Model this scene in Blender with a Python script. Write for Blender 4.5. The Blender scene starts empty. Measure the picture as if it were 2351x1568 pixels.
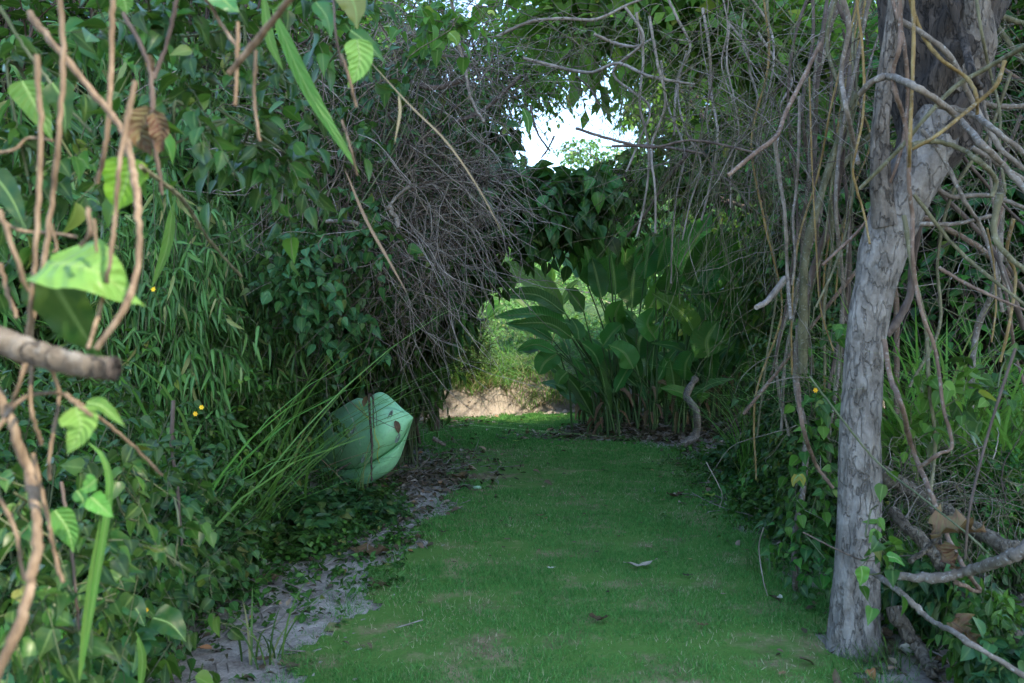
import bpy, math, random
import numpy as np
from mathutils import Vector
rng = np.random.default_rng(7); random.seed(7)
D = bpy.data; SC = bpy.context.scene; COL = SC.collection

# ------------------------------------------------------------------ camera, sky, sun, exposure
CZ = 1.5; FP = 1828.0                      # camera height, focal length in pixels of a 2351 px wide picture
cam = D.cameras.new('camera'); cam.lens = 28; cam.sensor_width = 36; cam.clip_end = 2000; cam.clip_start = 0.05
cam.dof.use_dof = True; cam.dof.focus_distance = 7.5; cam.dof.aperture_fstop = 4.0
co = D.objects.new('camera', cam); COL.objects.link(co); co.location = (0, 0, CZ); co.rotation_euler = (math.radians(90), 0, 0)
SC.camera = co
SUN_EL, SUN_AZ = math.radians(46), math.radians(128)      # azimuth clockwise from +Y
w = D.worlds.new('World'); SC.world = w; w.use_nodes = True
nt = w.node_tree; bg = nt.nodes['Background']
sky = nt.nodes.new('ShaderNodeTexSky'); sky.sky_type = 'NISHITA'; sky.sun_disc = False
sky.sun_elevation = SUN_EL; sky.sun_rotation = SUN_AZ; sky.air_density = 1.1; sky.dust_density = .6; sky.ozone_density = 2.0
nt.links.new(sky.outputs[0], bg.inputs[0]); bg.inputs[1].default_value = 0.15
sd = D.lights.new('sun', 'SUN'); sd.energy = 2.0; sd.angle = math.radians(0.6); sd.color = (1.0, 0.86, 0.66)
so = D.objects.new('sun', sd); COL.objects.link(so)
SUNV = Vector((math.sin(SUN_AZ)*math.cos(SUN_EL), math.cos(SUN_AZ)*math.cos(SUN_EL), math.sin(SUN_EL)))
so.rotation_euler = SUNV.to_track_quat('Z', 'Y').to_euler(); so.location = (6, -4, 12)
SC.view_settings.view_transform = 'Standard'; SC.view_settings.look = 'None'
SC.view_settings.exposure = 2.55; SC.view_settings.gamma = 1.0
SC.render.engine = 'CYCLES'; cy = SC.cycles
cy.max_bounces = 6; cy.diffuse_bounces = 3; cy.glossy_bounces = 2; cy.transmission_bounces = 4; cy.transparent_max_bounces = 4
cy.sample_clamp_indirect = 6; cy.use_denoising = True; cy.caustics_reflective = False; cy.caustics_refractive = False

# ------------------------------------------------------------------ helpers
def P(px, py, Y): return np.array([(px-1175.5)/FP*Y, Y, CZ-(py-784)/FP*Y])
def cropper(x0, y0, s): return lambda c: (x0+c[0]*s, y0+c[1]*s)
c1 = cropper(0, 0, .5035); c2 = cropper(0, 778.6, .5035); c3 = cropper(789.5, 0, .5035); c4 = cropper(668, 778.6, .5035)
c5 = cropper(1561, 0, .5035); c6 = cropper(1561, 778.6, .5035); c7 = cropper(971.7, 485.8, .3679); c8 = cropper(637.7, 819.9, .2324)
def norm(a): return a/np.maximum(np.linalg.norm(a, axis=-1, keepdims=True), 1e-9)
def sstep(a, b, x): t = np.clip((x-a)/(b-a), 0, 1); return t*t*(3-2*t)
_NP = [(0.35, 1.3, .2, 1.1), (.9, -.6, 1.7, .5), (2.1, 1.9, .4, .25), (-1.6, 2.9, 2.2, .2), (4.3, -3.1, .9, .12), (3.7, 5.2, 1.3, .1)]
def lown(x, y): return sum(a*np.sin(kx*x+ky*y+p) for kx, ky, p, a in _NP)
def G(x, y):
    x = np.asarray(x, float); y = np.asarray(y, float)
    z = 0.012*lown(x, y)
    z = z + 0.35*sstep(-1.7, -3.6, x)*sstep(20, 14, y) + 0.25*sstep(2.4, 4.2, x)*sstep(16, 12, y)
    z = z + 0.28*np.exp(-(((x-2.75)/1.75)**2+((y-13.1)/0.95)**2)**2)
    yb = 17.0+0.55*np.minimum(x-1.4, 0)+0.12*np.sin(x*2.3)+0.06*np.sin(x*6.1)
    yb = np.maximum(yb, 11.5)
    t = y-yb
    z = z + 0.62*sstep(0, 0.42, t)*(1+.12*np.sin(x*3.1)) + 0.31*np.clip(t-.4, 0, 32) + 0.05*np.sin(x*1.7+y)*sstep(1, 4, t)
    z = z + np.clip(t-34, 0, 60)*0.04
    return z
def Gz(x, y): return float(G(x, y))

class MB:
    def __init__(s): s.v = []; s.a = []; s.q = []; s.t = []; s.n = 0; s.qm = []; s.tm = []
    def add(s, v, q=None, t=None, a=None, m=0):
        v = np.asarray(v, float).reshape(-1, 3)
        if a is None: a = np.zeros_like(v)
        s.v.append(v); s.a.append(np.asarray(a, float).reshape(-1, 3))
        if q is not None and len(q): q = np.asarray(q, int).reshape(-1, 4); s.q.append(q+s.n); s.qm.append(np.full(len(q), m))
        if t is not None and len(t): t = np.asarray(t, int).reshape(-1, 3); s.t.append(t+s.n); s.tm.append(np.full(len(t), m))
        s.n += len(v)
    def mesh(s, name, mats, origin=(0, 0, 0), smooth=True):
        me = D.meshes.new(name)
        V = np.concatenate(s.v)-np.asarray(origin, float); A = np.concatenate(s.a)
        q = np.concatenate(s.q) if s.q else np.zeros((0, 4), int); t = np.concatenate(s.t) if s.t else np.zeros((0, 3), int)
        me.vertices.add(len(V)); me.vertices.foreach_set('co', V.astype(np.float32).ravel())
        li = np.concatenate([q.ravel(), t.ravel()]); me.loops.add(len(li)); me.loops.foreach_set('vertex_index', li.astype(np.int32))
        ls = np.concatenate([np.arange(len(q))*4, len(q)*4+np.arange(len(t))*3])
        me.polygons.add(len(ls)); me.polygons.foreach_set('loop_start', ls.astype(np.int32))
        mi = np.concatenate(([np.concatenate(s.qm)] if s.qm else [])+([np.concatenate(s.tm)] if s.tm else []))
        me.polygons.foreach_set('material_index', mi.astype(np.int32))
        me.polygons.foreach_set('use_smooth', np.full(len(ls), smooth))
        at = me.attributes.new('lf', 'FLOAT_VECTOR', 'POINT'); at.data.foreach_set('vector', A.astype(np.float32).ravel())
        for m in (mats if isinstance(mats, (list, tuple)) else [mats]): me.materials.append(m)
        me.update(calc_edges=True); return me

def tag(o, label, cat, group=None, kind=None):
    if label: o['label'] = label
    if cat: o['category'] = cat
    if group: o['group'] = group
    if kind: o['kind'] = kind
    return o
def obj(name, me, parent=None, loc=(0, 0, 0), label=None):
    o = D.objects.new(name, me); COL.objects.link(o); o.location = loc
    if parent is not None: o.parent = parent
    if label: o['label'] = label
    return o
def thing(name, label, cat, loc=(0, 0, 0), group=None):
    o = D.objects.new(name, None); o.empty_display_size = .1; COL.objects.link(o); o.location = tuple(loc); return tag(o, label, cat, group)
def copy_thing(t, loc, rz=0, sc=(1, 1, 1), label=None, group=None):
    c = t.copy(); COL.objects.link(c); c.location = tuple(loc); c.rotation_euler = (0, 0, rz); c.scale = sc
    if label: c['label'] = label
    if group: c['group'] = group
    for ch in t.children:
        k = ch.copy(); COL.objects.link(k); k.parent = c
        for g in ch.children:
            h = g.copy(); COL.objects.link(h); h.parent = k
    return c

# ---- leaf templates: (u, v, w, half-width coordinate)
def make_tpl(us, hw, droop, fold, cols=1):
    vs = [(0, 0, 0, 0)]; rows = []
    for u, h in zip(us[1:-1], hw[1:-1]):
        z = -droop*u*u
        rows.append([len(vs), len(vs)+1, len(vs)+2]); vs += [(u, -h, z+fold*h, -1), (u, 0, z, 0), (u, h, z+fold*h, 1)]
    vs.append((us[-1], 0, -droop*us[-1]**2, 0)); e = len(vs)-1
    t = [(0, rows[0][1], rows[0][0]), (0, rows[0][2], rows[0][1])]; q = []
    for a, b in zip(rows[:-1], rows[1:]): q += [(a[0], a[1], b[1], b[0]), (a[1], a[2], b[2], b[1])]
    r = rows[-1]; t += [(r[0], r[1], e), (r[1], r[2], e)]
    return np.array(vs), np.array(q, int).reshape(-1, 4), np.array(t, int)
TP = {
 'ovate': make_tpl([0, .07, .2, .4, .62, .8, .91, 1], [0, .13, .25, .3, .22, .11, .045, 0], .3, .4),
 'heart': make_tpl([0, -.03, .08, .25, .45, .68, .86, 1], [0, .2, .33, .39, .33, .2, .08, 0], .22, .3),
 'lance': make_tpl([0, .12, .35, .65, .85, 1.0], [0, .08, .105, .075, .035, 0], .45, .3),
 'blade': make_tpl([0, .15, .45, .8, 1], [0, .035, .04, .025, 0], .7, .3),
 'simple': make_tpl([0, .45, 1], [0, .3, 0], .2, .35),
 'slim': make_tpl([0, .45, 1], [0, .17, 0], .25, .35),
}
def leaves(mb, pos, d, n, L, tpl, wid=1.0, m=0, rnd=None):
    V, q, t = TP[tpl]; N = len(pos)
    if N == 0: return
    d = norm(d); s = norm(np.cross(d, n)); n = np.cross(s, d)
    L = np.broadcast_to(np.asarray(L, float), (N,))[:, None, None]; wid = np.broadcast_to(np.asarray(wid, float), (N,))[:, None, None]
    bend = rng.uniform(.5, 1.7, (N, 1, 1))
    X = pos[:, None, :]+L*(V[None, :, 0:1]*d[:, None, :]+wid*V[None, :, 1:2]*s[:, None, :]+bend*V[None, :, 2:3]*n[:, None, :])
    if rnd is None: rnd = rng.random(N)
    A = np.zeros((N, len(V), 3)); A[:, :, 0] = V[None, :, 0]; A[:, :, 1] = V[None, :, 3]; A[:, :, 2] = rnd[:, None]
    off = (np.arange(N)*len(V))[:, None, None]
    mb.add(X, (q[None]+off) if len(q) else None, t[None]+off, A, m)
def rdir(N, zb=0.0): v = rng.normal(size=(N, 3)); v[:, 2] += zb; return norm(v)
def spray(mb, s, d, ln, K, L, tpl, droop=.3, wid=1.0, stem=None, sr=.002, flat=.5):
    """N twigs from s along d carrying K alternate leaves each"""
    N = len(s); ln = np.broadcast_to(np.asarray(ln, float), (N,))[:, None]
    def pt(t): return s+d*ln*t+np.array([0, 0, -1.])*droop*ln*t*t
    up = norm(np.array([0, 0, 1.])+.35*rng.normal(size=(N, 3)))
    for k in range(K):
        t = (k+.6+.3*rng.random((N, 1)))/K; p = pt(t); T = norm(d*ln+np.array([0, 0, -2.])*droop*ln*t)
        side = norm(np.cross(T, up))*(1 if k % 2 else -1)
        if k == K-1: side = side*.25
        dd = norm(T*.55+side*.8+rng.normal(size=(N, 3))*.22+np.array([0, 0, -.18-droop*.35]))
        nn = norm(up+rng.normal(size=(N, 3))*flat)
        leaves(mb, p, dd, nn, L*rng.uniform(.65, 1.2, N), tpl, wid*rng.uniform(.85, 1.15, N))
    if stem is not None:
        tt = np.linspace(0, 1, 4); C = np.stack([pt(t) for t in tt], 1); tubes(stem, C, sr*np.linspace(1.3, .6, 4)[None], 3)
def tubes(mb, C, R, sides=5, m=0, cap=False, rnd=None):
    """C (N,M,3) curves, R (N,M) radii"""
    C = np.asarray(C, float); N, M, _ = C.shape; R = np.broadcast_to(np.asarray(R, float), (N, M))
    T = norm(np.gradient(C, axis=1)); avg = norm(C[:, -1]-C[:, 0])
    ref = np.zeros((N, 3)); ref[np.arange(N), np.abs(avg).argmin(axis=1)] = 1
    S = norm(np.cross(T, ref[:, None, :])); B = np.cross(S, T)
    a = np.linspace(0, 2*math.pi, sides, endpoint=False)
    X = C[:, :, None, :]+R[:, :, None, None]*(np.cos(a)[None, None, :, None]*S[:, :, None, :]+np.sin(a)[None, None, :, None]*B[:, :, None, :])
    A = np.zeros((N, M, sides, 3)); ds = np.linalg.norm(np.diff(C, axis=1), axis=2); A[:, 1:, :, 0] = np.cumsum(ds, 1)[:, :, None]
    A[..., 1] = a/(2*math.pi); A[..., 2] = (rng.random(N) if rnd is None else rnd)[:, None, None]
    i = np.arange(M-1)[:, None]*sides; j = np.arange(sides)[None]; j2 = (j+1) % sides
    q = np.stack([i+j, i+j2, i+sides+j2, i+sides+j], -1).reshape(-1, 4)
    off = (np.arange(N)*M*sides)[:, None, None]; mb.add(X, q[None]+off, None, A, m)
    if cap:
        for n in range(N):
            for e in (0, M-1):
                ring = X[n, e]; c = ring.mean(0); v = np.vstack([ring, c]); k = np.arange(sides)
                t = np.stack([k, (k+1) % sides, np.full(sides, sides)], 1); mb.add(v, None, t if e else t[:, ::-1], np.zeros((sides+1, 3)), m)
def smooth_path(pts, n):
    pts = np.asarray(pts, float); k = len(pts)
    if k == 2: pts = np.array([pts[0], (pts[0]+pts[1])/2, pts[1]]); k = 3
    E = np.vstack([2*pts[0]-pts[1], pts, 2*pts[-1]-pts[-2]]); out = []
    for u in np.linspace(0, k-1, n):
        i = min(int(u), k-2); t = u-i; a, b, c, d = E[i], E[i+1], E[i+2], E[i+3]
        out.append(.5*((2*b)+(-a+c)*t+(2*a-5*b+4*c-d)*t*t+(-a+3*b-3*c+d)*t**3))
    return np.array(out)

# ------------------------------------------------------------------ materials
def newmat(name):
    m = D.materials.new(name); m.use_nodes = True; t = m.node_tree; return m, t, t.nodes['Principled BSDF'], t.nodes['Material Output']
def N_(t, ty, **kw):
    n = t.nodes.new(ty)
    for k, v in kw.items(): setattr(n, k, v)
    return n
def ramp(t, fac, stops):
    r = t.nodes.new('ShaderNodeValToRGB'); e = r.color_ramp.elements
    while len(e) < len(stops): e.new(.5)
    for k, (p, c) in enumerate(stops): e[k].position = p; e[k].color = (*c, 1)
    if fac is not None: t.links.new(fac, r.inputs[0])
    return r.outputs[0]
def noise(t, scale, detail=4, vec=None, rough=.6):
    n = t.nodes.new('ShaderNodeTexNoise'); n.inputs['Scale'].default_value = scale; n.inputs['Detail'].default_value = detail; n.inputs['Roughness'].default_value = rough
    if vec is not None: t.links.new(vec, n.inputs['Vector'])
    return n.outputs[0]
def mix(t, f, a, b, mode='MIX'):
    n = t.nodes.new('ShaderNodeMix'); n.data_type = 'RGBA'; n.blend_type = mode
    for s, v in ((n.inputs[0], f), (n.inputs[6], a), (n.inputs[7], b)):
        if hasattr(v, 'is_linked'): t.links.new(v, s)
        else: s.default_value = v if isinstance(v, (int, float)) else (*v, 1)
    return n.outputs[2]
def math_(t, op, a, b=0.0):
    n = t.nodes.new('ShaderNodeMath'); n.operation = op
    for s, v in ((n.inputs[0], a), (n.inputs[1], b)):
        if hasattr(v, 'is_linked'): t.links.new(v, s)
        else: s.default_value = v
    return n.outputs[0]
def bump(t, h, strength, dist, out):
    b = t.nodes.new('ShaderNodeBump'); b.inputs['Strength'].default_value = strength; b.inputs['Distance'].default_value = dist
    t.links.new(h, b.inputs['Height']); t.links.new(b.outputs[0], out)
def coord(t, kind='Object'):
    return t.nodes.new('ShaderNodeTexCoord').outputs[kind]
def mapping(t, vec, scale):
    m = t.nodes.new('ShaderNodeMapping'); m.inputs['Scale'].default_value = scale; t.links.new(vec, m.inputs[0]); return m.outputs[0]
def leafmat(name, stops, rough=.42, trans=.3, tcol=(.16, .32, .02), rib=.35, veins=False, spec=.2, blotch=True, ribc=(.25, .38, .12)):
    m, t, b, o = newmat(name)
    a = t.nodes.new('ShaderNodeAttribute'); a.attribute_name = 'lf'; sp = t.nodes.new('ShaderNodeSeparateXYZ'); t.links.new(a.outputs['Vector'], sp.inputs[0])
    c = ramp(t, sp.outputs[2], stops)
    ob = t.nodes.new('ShaderNodeObjectInfo'); hsv = t.nodes.new('ShaderNodeHueSaturation')
    t.links.new(c, hsv.inputs['Color']); mr = t.nodes.new('ShaderNodeMapRange'); mr.inputs[3].default_value = .8; mr.inputs[4].default_value = 1.25
    t.links.new(ob.outputs['Random'], mr.inputs[0]); t.links.new(mr.outputs[0], hsv.inputs['Value'])
    mr2 = t.nodes.new('ShaderNodeMapRange'); mr2.inputs[3].default_value = .48; mr2.inputs[4].default_value = .52
    t.links.new(ob.outputs['Random'], mr2.inputs[0]); t.links.new(mr2.outputs[0], hsv.inputs['Hue']); c = hsv.outputs[0]
    if blotch:
        nb = noise(t, 35, 3, coord(t)); c = mix(t, ramp(t, nb, [(.35, (.0,)*3), (.75, (.35,)*3)]), c, (.10, .13, .03))
    av = math_(t, 'ABSOLUTE', sp.outputs[1])
    if rib: c = mix(t, ramp(t, av, [(.05, (rib,)*3), (.16, (0,)*3)]), c, ribc)
    if veins:
        k = math_(t, 'SUBTRACT', math_(t, 'MULTIPLY', sp.outputs[0], veins), math_(t, 'MULTIPLY', av, 1.6)); k = math_(t, 'FRACT', k)
        vv = ramp(t, k, [(0, (1,)*3), (.1, (0,)*3), (.9, (0,)*3), (1, (1,)*3)])
        c = mix(t, math_(t, 'MULTIPLY', vv, .16), c, (.2, .34, .1)); bump(t, math_(t, 'SINE', math_(t, 'MULTIPLY', k, 6.283)), .35, .004, b.inputs['Normal'])
    t.links.new(c, b.inputs['Base Color']); b.inputs['Roughness'].default_value = rough; b.inputs['Specular IOR Level'].default_value = spec
    tr = t.nodes.new('ShaderNodeBsdfTranslucent'); t.links.new(mix(t, .5, c, tcol), tr.inputs[0])
    mx = t.nodes.new('ShaderNodeMixShader'); mx.inputs[0].default_value = trans
    t.links.new(b.outputs[0], mx.inputs[1]); t.links.new(tr.outputs[0], mx.inputs[2]); t.links.new(mx.outputs[0], o.inputs[0])
    return m
def barkmat(name, dark, mid, light, scale=1.0, lich=.0, rough=.85, bs=.6, stretch=.25, crack=0):
    m, t, b, o = newmat(name); v = mapping(t, coord(t), (1, 1, stretch))
    n1 = noise(t, 22*scale, 6, v, .65); n2 = noise(t, 70*scale, 5, v, .7); n3 = noise(t, 5*scale, 3, coord(t))
    c = ramp(t, n1, [(.3, dark), (.48, mid), (.7, light)])
    c = mix(t, ramp(t, n3, [(.4, (0,)*3), (.65, (.55,)*3)]), c, tuple(.55*x for x in mid))
    if lich:
        n4 = noise(t, 48*scale, 3, coord(t)); c = mix(t, ramp(t, n4, [(.56, (0,)*3), (.68, (lich*.8,)*3)]), c, (.33, .34, .32))
    hh = math_(t, 'ADD', n1, math_(t, 'MULTIPLY', n2, .5))
    if crack:
        n5 = noise(t, 26*scale, 4, mapping(t, coord(t), (1, 1, .3)), .55); rd = math_(t, 'ABSOLUTE', math_(t, 'SUBTRACT', n5, .5)); ck = ramp(t, rd, [(.0, (1,)*3), (.03, (.0,)*3)])
        gate = ramp(t, noise(t, 7, 2, coord(t)), [(.4, (.25,)*3), (.6, (1,)*3)]); c = mix(t, math_(t, 'MULTIPLY', math_(t, 'MULTIPLY', ck, .85*crack), gate), c, tuple(.8*x for x in dark)); hh = math_(t, 'SUBTRACT', hh, math_(t, 'MULTIPLY', ck, .8))
    t.links.new(c, b.inputs['Base Color']); b.inputs['Roughness'].default_value = rough; b.inputs['Specular IOR Level'].default_value = .3
    bump(t, hh, bs, .02/scale, b.inputs['Normal']); return m

def G3(*c): return c
M = {}
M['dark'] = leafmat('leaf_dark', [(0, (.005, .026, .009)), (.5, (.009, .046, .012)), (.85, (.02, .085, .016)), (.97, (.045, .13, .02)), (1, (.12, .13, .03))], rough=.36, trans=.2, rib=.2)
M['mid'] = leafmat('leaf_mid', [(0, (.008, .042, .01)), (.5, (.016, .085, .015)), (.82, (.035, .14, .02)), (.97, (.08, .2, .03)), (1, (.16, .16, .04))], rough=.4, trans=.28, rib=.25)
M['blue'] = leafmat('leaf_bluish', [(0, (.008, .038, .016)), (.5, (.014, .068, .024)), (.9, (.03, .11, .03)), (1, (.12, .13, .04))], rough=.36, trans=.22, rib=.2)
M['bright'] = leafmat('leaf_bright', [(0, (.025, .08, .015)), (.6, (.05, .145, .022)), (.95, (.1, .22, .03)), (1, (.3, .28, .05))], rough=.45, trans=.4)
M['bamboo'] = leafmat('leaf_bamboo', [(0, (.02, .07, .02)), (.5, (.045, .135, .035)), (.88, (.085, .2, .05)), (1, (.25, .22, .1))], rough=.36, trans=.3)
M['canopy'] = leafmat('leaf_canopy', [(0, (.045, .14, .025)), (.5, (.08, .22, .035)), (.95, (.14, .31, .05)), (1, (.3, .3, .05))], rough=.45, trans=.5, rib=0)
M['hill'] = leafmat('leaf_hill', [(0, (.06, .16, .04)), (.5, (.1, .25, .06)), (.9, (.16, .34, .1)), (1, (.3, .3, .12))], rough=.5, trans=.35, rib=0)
M['heli'] = leafmat('leaf_heliconia', [(0, (.018, .085, .02)), (.5, (.032, .135, .028)), (.85, (.055, .19, .035)), (1, (.13, .22, .03))], rough=.33, trans=.3, rib=.7, veins=26, tcol=(.1, .28, .02))
M['big'] = leafmat('leaf_big', [(0, (.045, .13, .025)), (.5, (.08, .22, .045)), (1, (.16, .36, .08))], rough=.4, trans=.42, rib=.5, veins=8, tcol=(.25, .42, .02))
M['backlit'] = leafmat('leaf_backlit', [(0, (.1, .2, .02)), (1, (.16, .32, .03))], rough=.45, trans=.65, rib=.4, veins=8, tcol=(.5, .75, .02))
M['grassblade'] = leafmat('blade_green', [(0, (.02, .07, .02)), (.6, (.04, .12, .03)), (.92, (.1, .22, .05)), (1, (.35, .3, .15))], rough=.42, trans=.35)
M['reed'] = leafmat('blade_reed', [(0, (.06, .17, .035)), (.6, (.12, .3, .06)), (.9, (.2, .38, .1)), (1, (.38, .34, .17))], rough=.4, trans=.45)
M['reed_lit'] = leafmat('blade_reed_lit', [(0, (.07, .2, .035)), (.6, (.15, .36, .07)), (.9, (.24, .45, .12)), (1, (.4, .36, .18))], rough=.4, trans=.5)  # brighter copy of reed: sunlight missing on the shaded clumps put into the colour
M['straw'] = leafmat('dry_straw', [(0, (.18, .13, .08)), (1, (.38, .3, .19))], rough=.7, trans=.15, rib=0, blotch=False)
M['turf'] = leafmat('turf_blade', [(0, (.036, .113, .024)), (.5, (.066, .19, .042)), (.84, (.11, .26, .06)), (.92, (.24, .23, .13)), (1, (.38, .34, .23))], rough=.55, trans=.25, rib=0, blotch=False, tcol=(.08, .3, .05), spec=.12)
M['brownleaf'] = leafmat('dead_leaf', [(0, (.04, .02, .013)), (.4, (.09, .045, .026)), (.75, (.15, .085, .055)), (.93, (.26, .2, .15)), (1, (.35, .2, .04))], rough=.6, trans=.1, veins=8, rib=.4, tcol=(.3, .14, .04), ribc=(.04, .025, .015))
M['litter'] = leafmat('litter_leaf', [(0, (.025, .018, .014)), (.5, (.07, .045, .033)), (.82, (.14, .09, .065)), (.95, (.3, .25, .2)), (1, (.35, .15, .05))], rough=.7, trans=.05, rib=.2, ribc=(.04, .03, .02))
M['paleleaf'] = leafmat('pale_leaf', [(0, (.4, .36, .28)), (1, (.5, .5, .4))], rough=.6, trans=.1, ribc=(.25, .2, .14))
M['yellowgreen'] = leafmat('yellow_leaf', [(0, (.25, .3, .04)), (1, (.4, .4, .08))], rough=.5, trans=.25)
M['petal'] = leafmat('petal', [(0, (.75, .42, .02)), (1, (.85, .5, .03))], rough=.6, trans=.2, rib=0, blotch=False)
M['twig'] = barkmat('bark_dead_twig', (.08, .066, .055), (.19, .165, .14), (.34, .305, .275), .8, bs=.2)
M['twigdark'] = barkmat('bark_dark_twig', (.03, .022, .018), (.075, .055, .045), (.15, .12, .1), .8, bs=.2)
M['brownrib'] = barkmat('dead_leaf_rib', (.03, .02, .013), (.07, .045, .03), (.12, .08, .05), 1, bs=.05)
M['stem'] = barkmat('bark_green_stem', (.04, .05, .03), (.07, .09, .04), (.13, .14, .08), .8, bs=.2)
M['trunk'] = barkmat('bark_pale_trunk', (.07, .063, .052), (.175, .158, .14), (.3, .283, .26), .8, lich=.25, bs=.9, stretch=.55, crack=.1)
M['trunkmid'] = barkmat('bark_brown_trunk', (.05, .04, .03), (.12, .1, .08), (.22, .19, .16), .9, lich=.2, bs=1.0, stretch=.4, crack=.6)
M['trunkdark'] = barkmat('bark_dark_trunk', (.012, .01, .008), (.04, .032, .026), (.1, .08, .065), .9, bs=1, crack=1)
M['vine'] = barkmat('bark_vine_grey', (.05, .042, .033), (.135, .112, .09), (.24, .21, .175), 1.2, lich=.7, bs=.4, stretch=.6)
M['vineyellow'] = barkmat('bark_vine_yellow', (.07, .045, .015), (.17, .115, .04), (.26, .2, .08), 1.2, lich=.4, bs=.3)
M['vineolive'] = barkmat('bark_vine_olive', (.04, .04, .02), (.1, .095, .05), (.19, .18, .11), 1.2, lich=.35, bs=.4)
M['vinered'] = barkmat('bark_vine_reddish', (.055, .035, .025), (.13, .085, .06), (.22, .16, .12), 1.2, lich=.5, bs=.4)
M['warm'] = barkmat('bark_warm_stem', (.05, .035, .022), (.13, .09, .055), (.25, .19, .13), 3.0, bs=.35)
M['log'] = barkmat('bark_log', (.03, .024, .018), (.11, .09, .065), (.22, .19, .15), 1.1, lich=.25, bs=1.0, stretch=1, crack=1)

def soilmat(name, sandy=.5, kind='ground'):
    m, t, b, o = newmat(name); v = coord(t)
    n1 = noise(t, 1.3, 5, v); n2 = noise(t, 9, 6, v, .7); n3 = noise(t, 60, 4, v, .7); n4 = noise(t, 220, 2, v)
    c = ramp(t, n2, [(.3, (.06, .046, .036)), (.5, (.15, .13, .11)), (.68, (.29, .265, .235))])
    c = mix(t, ramp(t, n1, [(.42, (0,)*3), (.6, (.8,)*3)]), c, mix(t, n3, (.22, .19, .155), (.42, .375, .32)))
    c = mix(t, ramp(t, n3, [(.55, (0,)*3), (.7, (.7,)*3)]), c, (.06, .042, .03))
    if kind == 'lawn':
        c = mix(t, 1.0, c, (1.15, .92, .66), 'MULTIPLY')
        g = mix(t, n4, (.045, .12, .018), (.085, .2, .03)); nn = noise(t, 2.2, 6, v, .7)
        c = mix(t, ramp(t, nn, [(.34, (.1,)*3), (.5, (.93,)*3)]), c, g)
    t.links.new(c, b.inputs['Base Color']); b.inputs['Roughness'].default_value = .95; b.inputs['Specular IOR Level'].default_value = .15
    bump(t, math_(t, 'ADD', math_(t, 'MULTIPLY', n2, 1.0), math_(t, 'MULTIPLY', n3, .4)), .9, .03, b.inputs['Normal']); return m
M['soil'] = soilmat('sandy_soil'); M['lawn'] = soilmat('lawn_turf', kind='lawn')

# ------------------------------------------------------------------ the setting: ground, hillside, lawn path
def grid(xs, ys, zf, mask=None):
    X, Yy = np.meshgrid(xs, ys); Z = zf(X, Yy); V = np.stack([X, Yy, Z], -1).reshape(-1, 3); nx = len(xs)
    i, j = np.meshgrid(np.arange(nx-1), np.arange(len(ys)-1)); a = (j*nx+i).ravel(); q = np.stack([a, a+1, a+nx+1, a+nx], 1)
    if mask is not None: q = q[mask(V[q].mean(1))]
    used = np.unique(q); remap = np.zeros(len(V), int); remap[used] = np.arange(len(used)); return V[used], remap[q]
def seq(*segs): return np.unique(np.concatenate([np.arange(a, b, s) for a, b, s in segs]))
def gfun(x, y):
    t = sstep(16, 15, y)*0
    rough = (.05*np.sin(x*19+np.sin(y*7)*2)*np.sin(y*13+x*5)+.04*np.sin(x*7.3+2*np.sin(x*3))+.03*np.sin(x*31+y*9))*sstep(.45, .0, np.abs(y-(17.2+0.55*np.minimum(x-1.4, 0)))-.35)
    return G(x, y)+rough
xs = seq((-400, -40, 40), (-40, -6, 2), (-6, 8, .09), (8, 40, 2), (40, 401, 40)); ys = seq((-60, 0, 6), (0, 21, .09), (21, 70, 1), (70, 600, 40))
mb = MB(); v, q = grid(xs, ys, gfun); mb.add(v, q)
tag(obj('ground', mb.mesh('ground', M['soil'])), None, None, kind='structure')
def inpoly(p, poly=None):
    poly = EDGE if poly is None else poly; x, y = p[:, 0], p[:, 1]; ins = np.zeros(len(p), bool); n = len(poly)
    for i in range(n):
        x1, y1 = poly[i]; x2, y2 = poly[(i+1) % n]
        c = ((y1 > y) != (y2 > y)) & (x < (x2-x1)*(y-y1)/(y2-y1+1e-12)+x1); ins ^= c
    return ins
sm_, t_, b_, o_ = newmat('bare_sand'); v_ = coord(t_); a_ = noise(t_, 5, 6, v_, .75); c_ = noise(t_, 55, 5, v_, .8)
c_2 = mix(t_, ramp(t_, a_, [(.35, (.75,)*3), (.6, (0,)*3)]), ramp(t_, c_, [(.3, (.24, .21, .18)), (.6, (.44, .4, .35)), (.8, (.56, .52, .47))]), ramp(t_, c_, [(.4, (.07, .055, .045)), (.7, (.2, .17, .15))]))
t_.links.new(c_2, b_.inputs['Base Color']); b_.inputs['Roughness'].default_value = .95; b_.inputs['Specular IOR Level'].default_value = .1; bump(t_, math_(t_, 'ADD', a_, math_(t_, 'MULTIPLY', c_, .35)), .9, .03, b_.inputs['Normal'])
SP = [np.array([(-1.9, 1.8), (-.85, 1.8), (-.8, 3.5), (-.6, 5.0), (-.45, 6.4), (-.45, 7.8), (-.85, 7.9), (-1.1, 6.4), (-1.35, 5.4), (-1.7, 4.6), (-2.0, 3.4)]), np.array([(-.2, 12.9), (.7, 12.5), (1.5, 12.4), (1.4, 13.3), (.6, 13.4)]), np.array([(1.7, 11.0), (2.5, 10.4), (2.55, 9.2), (2.1, 9.3)])]
mb = MB(); v, q = grid(np.arange(-2.4, 2.8, .05), np.arange(1.6, 14, .05), lambda x, y: G(x, y)+.006+.008*np.sin(x*31+np.sin(y*17)*2)*np.sin(y*23), lambda c: np.any([inpoly(c[:, :2]+np.stack([.1*np.sin(c[:, 1]*6)+.04*np.sin(c[:, 1]*17), .08*np.sin(c[:, 0]*9)], 1), p_) for p_ in SP], axis=0)); mb.add(v, q)
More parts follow.
